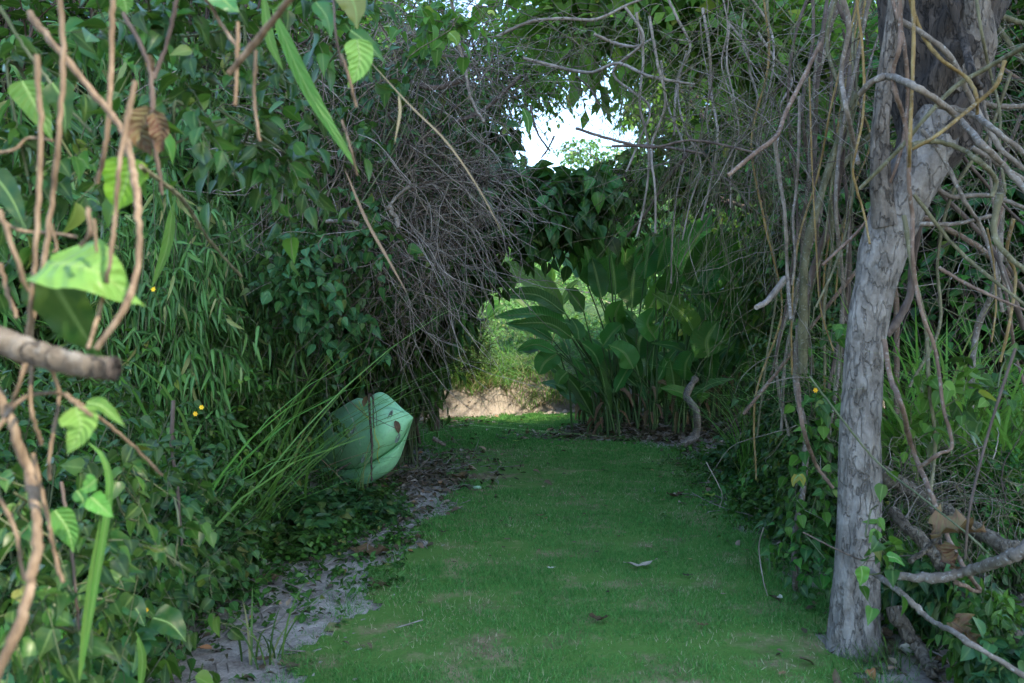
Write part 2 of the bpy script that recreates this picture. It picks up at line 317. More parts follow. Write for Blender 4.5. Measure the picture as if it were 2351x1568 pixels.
tag(obj('sand', mb.mesh('sand', sm_)), None, None, kind='structure')
EDGE = np.array([(-1.15, 1.6), (-1.0, 3.5), (-.84, 5.0), (-.66, 6.6), (-.5, 8.2), (-.72, 9.6), (-1.45, 11.6), (-1.75, 13.5), (-1.6, 15.0), (-.2, 16.0), (1.4, 16.95), (3.6, 16.9), (7, 16.6), (7, 15.3),
                 (3.0, 15.2), (1.5, 14.9), (.85, 13.6), (.8, 12.7), (1.7, 12.1), (2.25, 10.7), (2.25, 8.7), (1.86, 6.2), (1.74, 4.6), (1.6, 3.5), (1.75, 1.6)])
def edgedist(p, poly=EDGE):
    best = np.full(len(p), 1e9)
    for i in range(len(poly)):
        a, b = poly[i], poly[(i+1) % len(poly)]; ab = b-a; t = np.clip(((p[:, :2]-a)@ab)/(ab@ab), 0, 1)
        best = np.minimum(best, np.linalg.norm(p[:, :2]-(a+t[:, None]*ab), axis=1))
    return best
def wob(p): return p[:, :2]+np.stack([.09*np.sin(p[:, 1]*5+1)+.05*np.sin(p[:, 1]*13+p[:, 0]*4), .06*np.sin(p[:, 0]*7)], 1)
mb = MB(); v, q = grid(np.arange(-2, 7.2, .06), np.arange(1.5, 17.2, .06), lambda x, y: G(x, y)+.012, lambda c: inpoly(wob(c))); mb.add(v, q)
tag(obj('lawn_path', mb.mesh('lawn_path', M['lawn'])), None, None, kind='structure')

def bare(p):   # 1 where the turf is worn to sand
    x, y = p[:, 0], p[:, 1]
    b = np.zeros(len(p))
    for cx, cy, rx, ry, s in [(-.15, 8.9, .55, .5, 1.0), (.9, 5.9, .2, .15, .6), (.3, 7.1, .25, .1, .6), (-.5, 3.8, .3, .12, .7), (.6, 3.9, .3, .12, .6), (1.1, 4.9, .22, .1, .5), (0, 4.0, .25, .1, .5), (.15, 8.3, .3, .16, 1), (-.25, 10.3, .55, .6, .6), (.45, 9.1, .4, .12, .8), (-.75, 5.6, .25, .35, .7), (-.02, 5.8, .1, .1, .9), (.5, 5.0, .14, .12, .7),
                              (1.25, 3.9, .35, .2, .75), (-.3, 4.6, .3, .12, .6), (-.75, 4.2, .3, .5, .6), (1.45, 12.0, .5, .2, .5), (1.9, 9.9, .3, .3, .6), (.6, 12.9, .5, .12, 1), (.1, 6.3, .15, .07, .6), (.95, 7.8, .5, .1, .4)]:
        b = np.maximum(b, s*np.exp(-(((x-cx)/rx)**2+((y-cy)/ry)**2)))
    return np.clip(b+.3*np.maximum(0, lown(x*1.9+3, y*2.6)-.75)*(y < 11), 0, 1)
def turf(y0, y1, dens, h, wd):
    N = int(dens*(y1-y0)*9.2); p = np.stack([rng.uniform(-2, 7.2, N), rng.uniform(y0, y1, N)], 1)
    ins = inpoly(wob(p)); ed = edgedist(p)
    spill = (~ins) & (ed < .28) & (rng.random(N) < .35*np.exp(-ed/.1))
    p = p[(ins & (rng.random(N) < (1-.97*bare(p))**3.2)) | spill]; N = len(p)
    pos = np.stack([p[:, 0], p[:, 1], G(p[:, 0], p[:, 1])+.006], 1)
    d = rdir(N, 1.6); d[:, 2] = np.abs(d[:, 2]); n = rdir(N); patch = .5+.5*np.sin(p[:, 0]*3.1+np.sin(p[:, 1]*2.3)*1.5)*np.sin(p[:, 1]*4.1+p[:, 0])
    V = np.array([(0, -1, 0), (0, 1, 0), (.6, .75, .1), (.6, -.75, .1), (1, 0, .35)]); s = norm(np.cross(d, n)); n = np.cross(s, d)
    ed = edgedist(p); L = h*rng.uniform(.5, 1.35, N)*(.7+.75*(.5+.5*np.sin(p[:, 0]*9.3+2*np.sin(p[:, 1]*6.1))*np.sin(p[:, 1]*11+1.5*np.sin(p[:, 0]*7))))*(1+.8*np.exp(-ed/.12)*(rng.random(N) < .5)); X = pos[:, None]+L[:, None, None]*(V[None, :, :1]*d[:, None]+V[None, :, 2:]*n[:, None])+wd*V[None, :, 1:2]*s[:, None]
    A = np.zeros((N, 5, 3)); A[:, :, 0] = V[:, 0]; far_lit = sstep(11.0, 12.2, p[:, 1]); r = np.clip((.88-.2*far_lit)*rng.random(N)+.12*patch+.12*far_lit+.6*bare(p)*rng.random(N)*(1-far_lit), 0, 1); A[:, :, 2] = r[:, None]  # far bend turf turned brighter, open-sky light put into its colour
    off = (np.arange(N)*5)[:, None, None]; return X, np.array([[[0, 1, 2, 3]]])+off, np.array([[[3, 2, 4]]])+off, A
mb = MB()
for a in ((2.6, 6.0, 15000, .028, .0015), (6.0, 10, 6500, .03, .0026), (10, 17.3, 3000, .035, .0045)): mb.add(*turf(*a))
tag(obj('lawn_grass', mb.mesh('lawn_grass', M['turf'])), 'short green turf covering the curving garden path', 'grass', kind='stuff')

# ------------------------------------------------------------------ shrubs and trees
def shrub_proto(name, cat, H, R, nb, nt, K, L, tpl, mat, wid=1.0, droop=.3, zlo=.12, stemr=.012, tw=.35, smat='stem', flat=.5, bs_=.12):
    """upright shrub at the origin: > stems, foliage"""
    t = thing(name, 'proto', cat)
    st = MB(); fo = MB()
    u = rdir(nb); u[:, 2] = np.abs(u[:, 2])*1.3-.35; r = rng.random(nb)**.4
    tip = np.stack([u[:, 0]*R*r, u[:, 1]*R*r, H*(zlo+(1-zlo)*np.clip(.5+.55*u[:, 2]*r+rng.normal(size=nb)*.1, .02, 1))], 1)
    b0 = rng.normal(size=(nb, 3))*np.array([R*bs_, R*bs_, 0]); mid = tip*np.array([.35, .35, .6])+rng.normal(size=(nb, 3))*R*.08
    ts = np.linspace(0, 1, 7)[None, :, None]; C = (1-ts)**2*b0[:, None]+2*ts*(1-ts)*mid[:, None]+ts**2*tip[:, None]
    tubes(st, C, stemr*np.linspace(1.2, .4, 7)[None], 4)
    tt = rng.uniform(.45, 1, (nb, nt)); S = ((1-tt)**2)[..., None]*b0[:, None]+(2*tt*(1-tt))[..., None]*mid[:, None]+(tt**2)[..., None]*tip[:, None]
    S = S.reshape(-1, 3); out = norm(S-np.array([0, 0, H*.45])); d = norm(out*.7+rdir(len(S))*.8+np.array([0, 0, .15]))
    spray(fo, S, d, tw*R*rng.uniform(.5, 1.3, len(S)), K, L, tpl, droop, wid, stem=st, sr=stemr*.25, flat=flat)
    obj('stems', st.mesh(name+'_stems', M[smat]), t); obj('foliage', fo.mesh(name+'_foliage', M[mat]), t)
    return dict(o=t, H=H, R=R, used=False)
PR = {
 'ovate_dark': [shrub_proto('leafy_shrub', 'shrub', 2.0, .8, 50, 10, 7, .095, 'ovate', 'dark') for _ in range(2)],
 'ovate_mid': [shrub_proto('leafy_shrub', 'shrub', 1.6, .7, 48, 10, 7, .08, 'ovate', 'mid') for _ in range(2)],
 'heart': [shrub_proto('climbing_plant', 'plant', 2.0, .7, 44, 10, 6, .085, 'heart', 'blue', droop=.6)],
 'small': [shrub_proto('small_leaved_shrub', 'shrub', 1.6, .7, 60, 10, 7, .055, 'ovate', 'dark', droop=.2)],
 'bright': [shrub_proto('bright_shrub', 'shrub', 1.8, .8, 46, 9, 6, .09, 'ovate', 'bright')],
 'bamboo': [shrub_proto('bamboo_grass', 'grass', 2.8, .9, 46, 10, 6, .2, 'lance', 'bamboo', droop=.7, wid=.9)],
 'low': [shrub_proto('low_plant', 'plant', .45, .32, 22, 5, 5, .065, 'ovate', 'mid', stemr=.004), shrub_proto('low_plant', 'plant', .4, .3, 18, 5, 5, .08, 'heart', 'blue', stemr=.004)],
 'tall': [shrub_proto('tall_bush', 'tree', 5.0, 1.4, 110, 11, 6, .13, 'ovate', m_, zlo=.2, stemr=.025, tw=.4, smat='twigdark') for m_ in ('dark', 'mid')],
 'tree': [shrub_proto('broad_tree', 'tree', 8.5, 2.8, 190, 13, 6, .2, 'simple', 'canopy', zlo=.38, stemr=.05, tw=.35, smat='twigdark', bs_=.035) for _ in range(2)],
}
ORD = ['leftmost', 'second from left', 'third from left', 'fourth from left', 'fifth from left', 'sixth from left', 'seventh from left', 'eighth from left', 'ninth from left', 'tenth from left',
       'eleventh from left', 'twelfth from left', 'thirteenth from left', 'fourteenth from left', 'fifteenth from left', 'sixteenth from left']+[n+' from left' for n in 'seventeenth eighteenth nineteenth twentieth twenty-first twenty-second twenty-third twenty-fourth twenty-fifth twenty-sixth'.split()]
def row(kind, desc, items, group):
    """items: (px, Y, top py, R); x from the picture at distance Y, height from the top"""
    items = sorted(items, key=lambda i: i[0])
    for k, (px, Y, ty, R) in enumerate(items):
        lab = desc+(', '+ORD[k] if len(items) > 1 else ''); pr = PR[kind][k % len(PR[kind])]
        x = (px-1175.5)/FP*Y; z = Gz(x, Y)-.03; H = CZ+(784-ty)/FP*Y-z; s = (R/pr['R'], R/pr['R'], H/pr['H']); rz = rng.uniform(0, 6.28)
        c = copy_thing(pr['o'], (x, Y, z), rz, s, lab, group)
# left hedge
row('low', 'small leafy plant on the sand at the lower left edge', [(40, 2.3, 1330, .35), (190, 2.6, 1320, .35), (110, 2.1, 1440, .3), ], 'low plants at the left edge')
row('low', 'low plant spreading below the green kayak', [(400, 4.8, 1180, .35), (540, 5.5, 1150, .35), (640, 5.9, 1130, .4), (720, 6.4, 1120, .38), (790, 6.9, 1115, .33), (850, 7.2, 1110, .28), (490, 5.2, 1200, .25), (690, 5.6, 1190, .33), (760, 6.0, 1180, .3), (880, 6.5, 1150, .24), (905, 5.8, 1215, .14)], 'low plants below the kayak')
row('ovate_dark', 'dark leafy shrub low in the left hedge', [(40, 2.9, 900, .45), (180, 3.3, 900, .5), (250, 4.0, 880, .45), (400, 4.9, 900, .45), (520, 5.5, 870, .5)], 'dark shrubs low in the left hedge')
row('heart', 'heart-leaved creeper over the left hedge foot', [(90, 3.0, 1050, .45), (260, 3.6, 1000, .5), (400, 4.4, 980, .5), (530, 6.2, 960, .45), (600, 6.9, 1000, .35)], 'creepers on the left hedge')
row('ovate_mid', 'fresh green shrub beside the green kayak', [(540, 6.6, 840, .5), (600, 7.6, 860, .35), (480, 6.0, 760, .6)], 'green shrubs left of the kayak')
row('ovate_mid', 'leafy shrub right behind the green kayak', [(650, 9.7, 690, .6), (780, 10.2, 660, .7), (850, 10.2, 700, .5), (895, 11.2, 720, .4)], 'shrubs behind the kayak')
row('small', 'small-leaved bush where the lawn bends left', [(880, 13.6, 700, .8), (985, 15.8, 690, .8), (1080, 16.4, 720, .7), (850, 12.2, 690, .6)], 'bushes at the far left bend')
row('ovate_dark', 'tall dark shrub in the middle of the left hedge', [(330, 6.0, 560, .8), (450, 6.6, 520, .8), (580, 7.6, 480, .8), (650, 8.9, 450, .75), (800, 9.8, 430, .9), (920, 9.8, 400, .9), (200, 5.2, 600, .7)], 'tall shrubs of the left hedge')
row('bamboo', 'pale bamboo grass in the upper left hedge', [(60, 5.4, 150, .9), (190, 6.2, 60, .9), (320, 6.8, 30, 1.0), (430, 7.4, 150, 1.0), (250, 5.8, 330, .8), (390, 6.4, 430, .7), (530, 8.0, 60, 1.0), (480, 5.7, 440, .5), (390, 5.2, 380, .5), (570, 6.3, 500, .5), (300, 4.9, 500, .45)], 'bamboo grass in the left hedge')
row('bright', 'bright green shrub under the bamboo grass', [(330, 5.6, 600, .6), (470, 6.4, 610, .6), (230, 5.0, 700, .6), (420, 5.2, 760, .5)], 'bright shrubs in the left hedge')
row('tall', 'tall dark tree rising behind the left hedge', [(-100, 6.5, -200, 1.5), (150, 8, -150, 1.7), (420, 9, -150, 1.8), (620, 9.8, -100, 1.6), (760, 10.8, -60, 1.5), (900, 11.5, 60, 1.4)], 'trees behind the left hedge')
# right side
row('low', 'low plant at the right lawn edge', [(1690, 9.4, 1000, .4), (1740, 8.4, 1020, .4), (1760, 7.4, 1060, .4), (1800, 6.6, 1100, .38), (1840, 5.8, 1140, .32), (1700, 8.2, 1080, .3), (1870, 5.2, 1180, .25), (1790, 8.6, 960, .4), (1650, 10, 1020, .3)], 'low plants at the right lawn edge')
row('ovate_dark', 'dark shrub behind the vines left of the trunk', [(1880, 8.6, 640, .6), (1880, 7.6, 600, .7), (1850, 6.4, 820, .5), (1910, 5.4, 900, .45)], 'dark shrubs left of the pale trunk')
row('bright', 'bright green shrub behind the heliconias', [(1640, 15.5, 400, 1.0), (1720, 14.0, 400, 1.2), (1840, 12.5, 380, 1.3), (1560, 19.0, 440, .9)], 'bright shrubs behind the heliconias')
row('tall', 'tall tree behind the vine curtain', [(1720, 16.5, 150, 1.8), (1850, 15, 60, 1.8), (1960, 11.5, 100, 1.5), (2100, 9, -100, 1.6), (2280, 8.2, -150, 1.7), (2450, 7.5, -150, 1.6)], 'trees behind the vine curtain')
row('ovate_mid', 'leafy shrub at the right behind the logs', [(2080, 5.4, 1020, .35), (2200, 5.0, 1040, .35), (2330, 4.6, 1000, .35), (2130, 4.7, 1100, .3)], 'shrubs behind the logs')
row('low', 'small plant at the lower right corner', [(2290, 3.4, 1300, .25), (2340, 3.2, 1440, .25), (2080, 4.2, 1180, .22), (2160, 3.9, 1240, .25)], 'small plants among the logs')

# wide trees around the path: some cross the top of the picture, unseen ones at the right are added to shade the lawn
def tree_at(k, x, y, H, R, lab, grp):
    pr = PR['tree'][k % 2]; z = Gz(x, y); copy_thing(pr['o'], (x, y, z-.05), rng.uniform(0, 6.28), (R/pr['R'], R/pr['R'], H/pr['H']), lab, grp)
for k, (x, y, H, R, lab) in enumerate([
    (10.5, 31, 17, 3.6, 'light green tree over the gap, right of the sky opening'), (13.5, 23, 15, 3.6, 'light green tree behind the twigs at upper right'),
(-5.2, 22, 11, 3.0, 'green tree behind the twig arch, left of the sky'),
    (18, 30, 18, 4, 'far light green tree at the upper right'), (-9, 20, 11, 3.5, 'green tree far behind the left hedge')]):
    tree_at(k, x, y, H, R, lab, 'trees beyond the path')
for k, (x, y, H, R) in enumerate([(9.6, -2.7, 27, 3.8), (9.6, 1.6, 27, 3.7), (9.6, 3.5, 26, 2.9)]):
    tree_at(k, x, y, H, R, 'unseen broad tree added for shade at the right, '+['first of the row', 'second of the row', 'third of the row', 'behind the row'][k], 'shade trees right of the path')
for k in PR:
    for pr in PR[k]:
        for ch in list(pr['o'].children): D.objects.remove(ch)
        D.objects.remove(pr['o'])

# hillside scrub: bright creepers and grass covering the far slope
hm_, t_, b_, o_ = newmat('hillside_green'); v_ = coord(t_); a_ = noise(t_, 1.1, 6, v_, .75); c_ = noise(t_, 14, 5, v_, .8)
t_.links.new(mix(t_, ramp(t_, a_, [(.35, (0,)*3), (.65, (1,)*3)]), ramp(t_, c_, [(.35, (.035, .09, .02)), (.6, (.07, .17, .04)), (.8, (.12, .22, .06))]), ramp(t_, c_, [(.35, (.04, .09, .02)), (.7, (.12, .2, .06))])), b_.inputs['Base Color']); b_.inputs['Roughness'].default_value = .9
bump(t_, c_, 1, .15, b_.inputs['Normal'])
mb = MB(); v, q = grid(seq((-40, -4, 1), (-4, 9, .25), (9, 50, 1)), seq((11.5, 24, .25), (24, 64, 1)), lambda x, y: G(x, y)+.14+.12*np.sin(x*2.1+y)*sstep(18, 22, y)+.05*np.sin(x*5+y*3)*sstep(18, 22, y), lambda c: (c[:, 1] > np.maximum(17.0+.55*np.minimum(c[:, 0]-1.4, 0), 11.5)+.9)); mb.add(v, q)
tag(obj('hillside', mb.mesh('hillside', hm_)), None, None, kind='structure')
mb = MB(); N = 95000
y = 17.6+rng.random(N)**1.3*34; x = rng.uniform(-1, 1, N)*(3+.55*y)+1
keep = y > (17.5+.55*np.minimum(x-1.4, 0)); x, y = x[keep], y[keep]; N = len(x)
hump = np.clip(.5+.5*lown(x*.9, y*.8), 0, 1.3); z = G(x, y)+rng.random(N)*(.15+.9*hump)*sstep(17.5, 21, y)+.05
leaves(mb, np.stack([x, y, z], 1), norm(rdir(N)+np.array([0, -.5, .3])), norm(rdir(N)*.6+np.array([0, -.4, 1.])), .1+.006*(y-17), 'simple', 1.0, rnd=rng.random(N))
tag(obj('hillside_scrub', mb.mesh('hillside_scrub', M['hill'])), 'bright leafy creepers covering the far slope', 'undergrowth', kind='stuff')
def blades(mb, pos, L, wd, lean=.5, droop=.7, seg=5, rnd=None):
    N = len(pos); a = rng.uniform(0, 6.283, N); h = np.stack([np.cos(a), np.sin(a), np.zeros(N)], 1); s = np.stack([-np.sin(a), np.cos(a), np.zeros(N)], 1)
    L = np.broadcast_to(np.asarray(L, float), (N,)); ln = np.minimum(np.abs(rng.normal(size=N)), 1.5)*lean; dr = droop*rng.uniform(.4, 1.5, N)
    t = np.linspace(0, 1, seg+1); R = (ln[:, None]*t+dr[:, None]*t**2.4)*L[:, None]; Zz = (t-dr[:, None]*.55*t**3)*L[:, None]
    C = pos[:, None]+R[..., None]*h[:, None]+Zz[..., None]*np.array([0, 0, 1.]); W = wd*np.array([.6]+list(1-t[1:-1]**2*.75)+[.05])
    Wd = np.broadcast_to(np.asarray(W)[None, :, None], (N, seg+1, 1))
    X = np.stack([C-s[:, None]*Wd, C+s[:, None]*Wd], 2); A = np.zeros((N, seg+1, 2, 3)); A[..., 0] = t[None, :, None]; A[:, :, 0, 1] = -1; A[:, :, 1, 1] = 1
    A[..., 2] = (rng.random(N) if rnd is None else rnd)[:, None, None]; k = np.arange(seg)*2; q = np.stack([k, k+1, k+3, k+2], 1)
    mb.add(X, q[None]+(np.arange(N)*(seg+1)*2)[:, None, None], None, A)
mb = MB(); N = 9000; x = rng.uniform(-5, 9, N); yb = np.maximum(17.0+.55*np.minimum(x-1.4, 0), 11.5)+.22
y = yb+rng.random(N)**2.2*5; blades(mb, np.stack([x, y, G(x, y)-.02], 1), rng.uniform(.3, .8, N), .008, lean=.6, droop=1.0)
tag(obj('bank_grass', mb.mesh('bank_grass', M['reed'])), 'long grass hanging over the top of the sandy bank', 'grass', kind='stuff')

mb = MB(); N = 2200; x = rng.uniform(-4, 5, N); yb = np.maximum(17.0+.55*np.minimum(x-1.4, 0), 11.5)+.2; y = yb+rng.random(N)**2*1.6
blades(mb, np.stack([x, y, G(x, y)-.02], 1), rng.uniform(.2, .6, N), .006, lean=.8, droop=1.3)
tag(obj('dry_bank_grass', mb.mesh('dry_bank_grass', M['straw'])), 'straw coloured dead grass drooping over the bank', 'grass', kind='stuff')
def tuft(px, Y, n, L, wd, mat, label, grp, name='grass_tuft', lean=.3, droop=.6, sp=.06, cat='grass'):
    x = (px-1175.5)/FP*Y; o = np.array([x, Y, Gz(x, Y)]); t = thing(name, label, cat, o, grp); m_ = MB()
    p = rng.normal(size=(n, 3))*sp; p[:, 2] = -.01; blades(m_, p, L*rng.uniform(.5, 1.15, n), wd, lean, droop, 7); obj('blades', m_.mesh(name, M[mat]), t)
for px, Y, n, L, lab in [(600, 3.75, 16, .42, 'loose grass tuft standing on the bare sand at lower left'), (1715, 8.2, 60, 1.4, 'tall light green grass clump right of the heliconias, nearer one'), (1765, 8.6, 60, 1.5, 'tall light green grass clump right of the heliconias, farther one'),
                         (815, 7.6, 9, .9, 'grass clump in front of the kayak side'), (765, 7.7, 16, .95, 'thicker grass clump in front of the left end of the kayak'), (2090, 5.9, 150, 1.9, 'bright reed clump right behind the pale trunk'), (2170, 5.6, 190, 1.9, 'bright reed clump second right of the trunk'), (2250, 5.4, 190, 1.9, 'bright reed clump third right of the trunk'), (2330, 5.2, 190, 1.8, 'bright reed clump at the right edge'),
                         (1950, 4.1, 60, .2, 'short grass at the left foot of the pale trunk'), (2010, 3.7, 90, .18, 'short grass in front of the pale trunk'), (1745, 5.1, 14, .35, 'small tuft on the right lawn edge near the thin post'), (640, 6.9, 26, .8, 'grass clump among the shrubs left of the kayak')]:
    tuft(px, Y, n, L, .011 if n > 100 else .006 if L > .3 else .0025, 'reed_lit' if n > 100 or (px > 1700 and L > 1) else 'grassblade' if Y < 8 and px < 2100 else 'reed', lab, 'grass tufts', sp=.22 if n > 100 else .05 if L > .3 else .09)
for k, (px, Y, n, L) in enumerate([(500, 4.9, 20, 2.3), (590, 5.6, 20, 1.8), (640, 6.2, 12, 1.4), (420, 4.5, 20, 2.2), (330, 4.1, 14, 2.0)]):
    tuft(px, Y, n, L, .012, 'reed', 'long arching grass blades sticking out of the left hedge, '+['third', 'fourth', 'fifth', 'second', 'first'][k]+' clump from left', 'arching grass in the left hedge', lean=.5, droop=.6)

# litter of dead leaves: mound under the heliconias, beside the kayak, along both edges
mb = MB(); tw = MB()
for cx, cy, sx, sy, n, L in [(2.5, 12.5, 1.0, .35, 2600, .1), (1.4, 12.6, .45, .3, 700, .09), (3.8, 12.2, .8, .6, 700, .1), (-1.05, 8.9, .42, .9, 1000, .085), (-1.6, 14.6, .6, .8, 700, .08), (-.95, 6.4, .2, .6, 260, .06), (-1.5, 4.3, .4, .8, 130, .045), (-1.3, 3.6, .4, .6, 60, .04), (-1.9, 3.6, .25, .8, 260, .055),
                             (2.35, 4.0, .35, .8, 500, .07), (2.2, 3.4, .35, .3, 200, .07), (2.35, 8.5, .25, 1.8, 350, .07), (-2.4, 4.5, .6, 1.5, 500, .07), (3.0, 7.0, .6, 2.0, 500, .08), (.2, 16.6, 1.2, .2, 160, .06), (-.6, 10.3, .5, .6, 120, .06)]:
    x = cx+rng.normal(size=n)*sx; y = cy+rng.normal(size=n)*sy
    leaves(mb, np.stack([x, y, G(x, y)+rng.random(n)*.05], 1), norm(rdir(n)*np.array([1, 1, .25])), norm(rdir(n)*.45+np.array([0, 0, 1.])), L*rng.uniform(.5, 1.4, n), 'ovate', .9)
    k = n//8; x = cx+rng.normal(size=k)*sx; y = cy+rng.normal(size=k)*sy; s = np.stack([x, y, G(x, y)+.02], 1); d = norm(rdir(k)*np.array([1, 1, .1])); ts = np.linspace(0, 1, 4)[None, :, None]
    tubes(tw, s[:, None]+d[:, None]*ts*.3*rng.uniform(.4, 1.4, (k, 1, 1))+rng.normal(size=(k, 4, 3))*.012, .004, 4)
tag(obj('leaf_litter', mb.mesh('leaf_litter', M['litter'])), 'dead leaves lying under the plants on both sides', 'leaf litter', kind='stuff')
tag(obj('twig_litter', tw.mesh('twig_litter', M['twig'])), 'small dry twigs scattered in the leaf litter', 'twigs', kind='stuff')
# ground cover seedlings at both sides
mb = MB()
for cx, cy, sx, sy, n in [(-1.55, 6.3, .25, 1.0, 1100), (-2.1, 4.6, .3, 1.0, 900), (2.5, 7.8, .3, 1.6, 1500), (2.4, 5.4, .25, .9, 700), (-2.3, 9.5, .5, 1.5, 600), (3.3, 5.5, .5, 1.5, 800), (-.9, 5.4, .12, .6, 80)]:
    x = cx+rng.normal(size=n)*sx; y = cy+rng.normal(size=n)*sy; s = np.stack([x, y, G(x, y)], 1); spray(mb, s, rdir(n, 1.2), .12*rng.uniform(.5, 1.6, n), 5, .05, 'ovate', .2)
tag(obj('ground_cover', mb.mesh('ground_cover', M['mid'])), 'low leafy ground cover along both sides of the lawn', 'ground cover', kind='stuff')

# ------------------------------------------------------------------ heliconias
def leaf_surf(mb, pts, hw, face=(0, -1, .3), prof='heli', fold=.25, wav=.06, n=13, m=0, rnd=None, twist=0.0):
    """one large modelled leaf along pts (base..tip)"""
    C = smooth_path(pts, n); T = norm(np.gradient(C, axis=0)); f = norm(np.asarray(face, float))
    S = norm(np.cross(T, f)); Nn = np.cross(S, T); t = np.linspace(0, 1, n)
    if twist: a = twist*t[:, None]; S, Nn = S*np.cos(a)+Nn*np.sin(a), Nn*np.cos(a)-S*np.sin(a)
    if prof == 'heli': w = np.minimum((t/.22+.02)**.6, 1)*(1-np.clip((t-.35)/.65, 0, 1)**2.6)
    elif prof == 'heart': w = np.minimum((t/.14+.05)**.55, 1)*(1-np.clip((t-.2)/.8, 0, 1)**1.7)
    else: w = np.sin(math.pi*t**.8)**.8
    w = np.clip(w, 0.015, 1)*hw; vs = np.array([-1, -.66, -.33, 0, .33, .66, 1]); ph = rng.uniform(0, 6.28)
    X = C[:, None]+S[:, None]*w[:, None, None]*vs[None, :, None]
    h = fold*np.abs(vs)[None]*w[:, None]+wav*hw*(np.abs(vs)**2)[None]*np.sin(t[:, None]*17+ph+vs[None]*1.3)*2
    X = X+Nn[:, None]*h[..., None]; X = X+T[:, None]*((np.abs(vs)**2)[None]*wav*hw*np.sin(t[:, None]*23+ph*2))[..., None]
    A = np.zeros((n, 7, 3)); A[..., 0] = t[:, None]; A[..., 1] = vs[None]; A[..., 2] = rng.random() if rnd is None else rnd
    i = np.arange(n-1)[:, None]*7; j = np.arange(6)[None]; q = np.stack([i+j, i+j+1, i+8+j, i+7+j], -1).reshape(-1, 4); mb.add(X, q, None, A, m)
HL = [((860, 670), (700, 440), (470, 310), 110), ((890, 640), (700, 520), (440, 525), 60), ((890, 700), (700, 640), (430, 660), 75), ((930, 790), (780, 700), (540, 700), 60),
      ((1080, 480), (1020, 250), (960, 90), 130), ((1110, 540), (1080, 400), (1050, 280), 85), ((1200, 520), (1190, 400), (1170, 250), 110), ((1300, 600), (1310, 420), (1350, 220), 115),
      ((1010, 415), (930, 340), (860, 280), 80), ((1600, 440), (1680, 220), (1800, 0), 120), ((1450, 380), (1500, 220), (1540, 90), 90), ((1160, 270), (1100, 180), (1050, 100), 95),
      ((1890, 420), (1880, 260), (1850, 110), 125), ((2040, 460), (2060, 320), (2146, 110), 90), ((1920, 560), (1900, 430), (1740, 330), 95), ((1700, 780), (1620, 640), (1430, 510), 100),
      ((1860, 720), (1780, 600), (1680, 510), 115), ((1780, 910), (1770, 800), (1840, 680), 150), ((1850, 560), (1750, 480), (1580, 450), 80), ((1400, 620), (1470, 500), (1510, 400), 80),
      ((1210, 720), (1200, 640), (1240, 550), 95), ((1100, 960), (1060, 880), (980, 810), 85), ((1340, 930), (1360, 780), (1500, 640), 115), ((1310, 980), (1250, 880), (1150, 830), 95),
      ((1610, 1090), (1560, 1010), (1500, 910), 85), ((1630, 1050), (1640, 950), (1680, 870), 95), ((1210, 1080), (1130, 970), (960, 930), 85), ((830, 880), (700, 830), (580, 870), 50),
      ((850, 880), (760, 940), (720, 1020), 90), ((970, 800), (960, 730), (920, 660), 60), ((1620, 870), (1560, 840), (1420, 820), 40), ((2030, 680), (1990, 560), (1940, 420), 145),
      ((1260, 760), (1240, 700), (1180, 560), 90), ((1000, 620), (940, 540), (900, 480), 80), ((1450, 800), (1400, 700), (1440, 600), 90), ((1500, 560), (1540, 440), (1560, 320), 95),
      ((1750, 500), (1800, 380), (1830, 300), 80), ((1120, 840), (1180, 760), (1240, 700), 85), ((1680, 470), (1740, 300), (1800, 120), 110), ((1960, 520), (1990, 380), (2030, 230), 105), ((1380, 420), (1400, 260), (1420, 120), 100), ((1240, 420), (1260, 260), (1250, 120), 95), ((1980, 760), (2060, 660), (2120, 560), 110), ((1080, 1060), (1030, 1060), (980, 1100), 45), ((1660, 1150), (1580, 1120), (1480, 1100), 50),
      ((900, 1000), (860, 1040), (840, 1080), 60), ((760, 800), (680, 860), (590, 860), 55), ((1720, 1180), (1740, 1160), (1790, 1140), 40), ((1130, 1110), (1060, 1080), (980, 1110), 60)]
roots = [(1010, 1290, 12.9), (1090, 1320, 12.5), (1170, 1340, 12.3), (1260, 1340, 12.6), (1330, 1330, 13.0), (1410, 1350, 12.4), (1500, 1340, 12.8), (1590, 1350, 12.3), (1690, 1340, 12.7), (1800, 1330, 12.5), (1920, 1320, 12.9), (2030, 1310, 13.2)]
plants = [dict(leaf=[], stalk=MB(), root=np.array([P(*c7((x, 0)), Y)[0], Y, 0.])) for x, y, Y in roots]
for pl in plants: pl['root'][2] = Gz(pl['root'][0], pl['root'][1])-.03
def hleaf(pi, base, mid, tip, hw, face, rnd=None, twist=0):
    pl = plants[pi]; m_ = MB(); leaf_surf(m_, [base, mid, tip], hw, face, n=15, rnd=rnd, twist=twist, wav=.05)
    C = smooth_path([base, mid, tip], 12); tubes(m_, (C-norm(np.asarray(face, float))*-.004)[None], np.linspace(.011, .002, 12)[None], 4, m=1); pl['leaf'].append(m_)
    r = pl['root']+np.array([rng.normal()*.13, rng.normal()*.12, 0]); k = r*np.array([.6, .6, .45])+base*np.array([.4, .4, .55]); k[:2] += (r[:2]-base[:2])*.15
    tubes(pl['stalk'], smooth_path([r, k, base], 10)[None], np.linspace(.019, .010, 10)[None], 5)
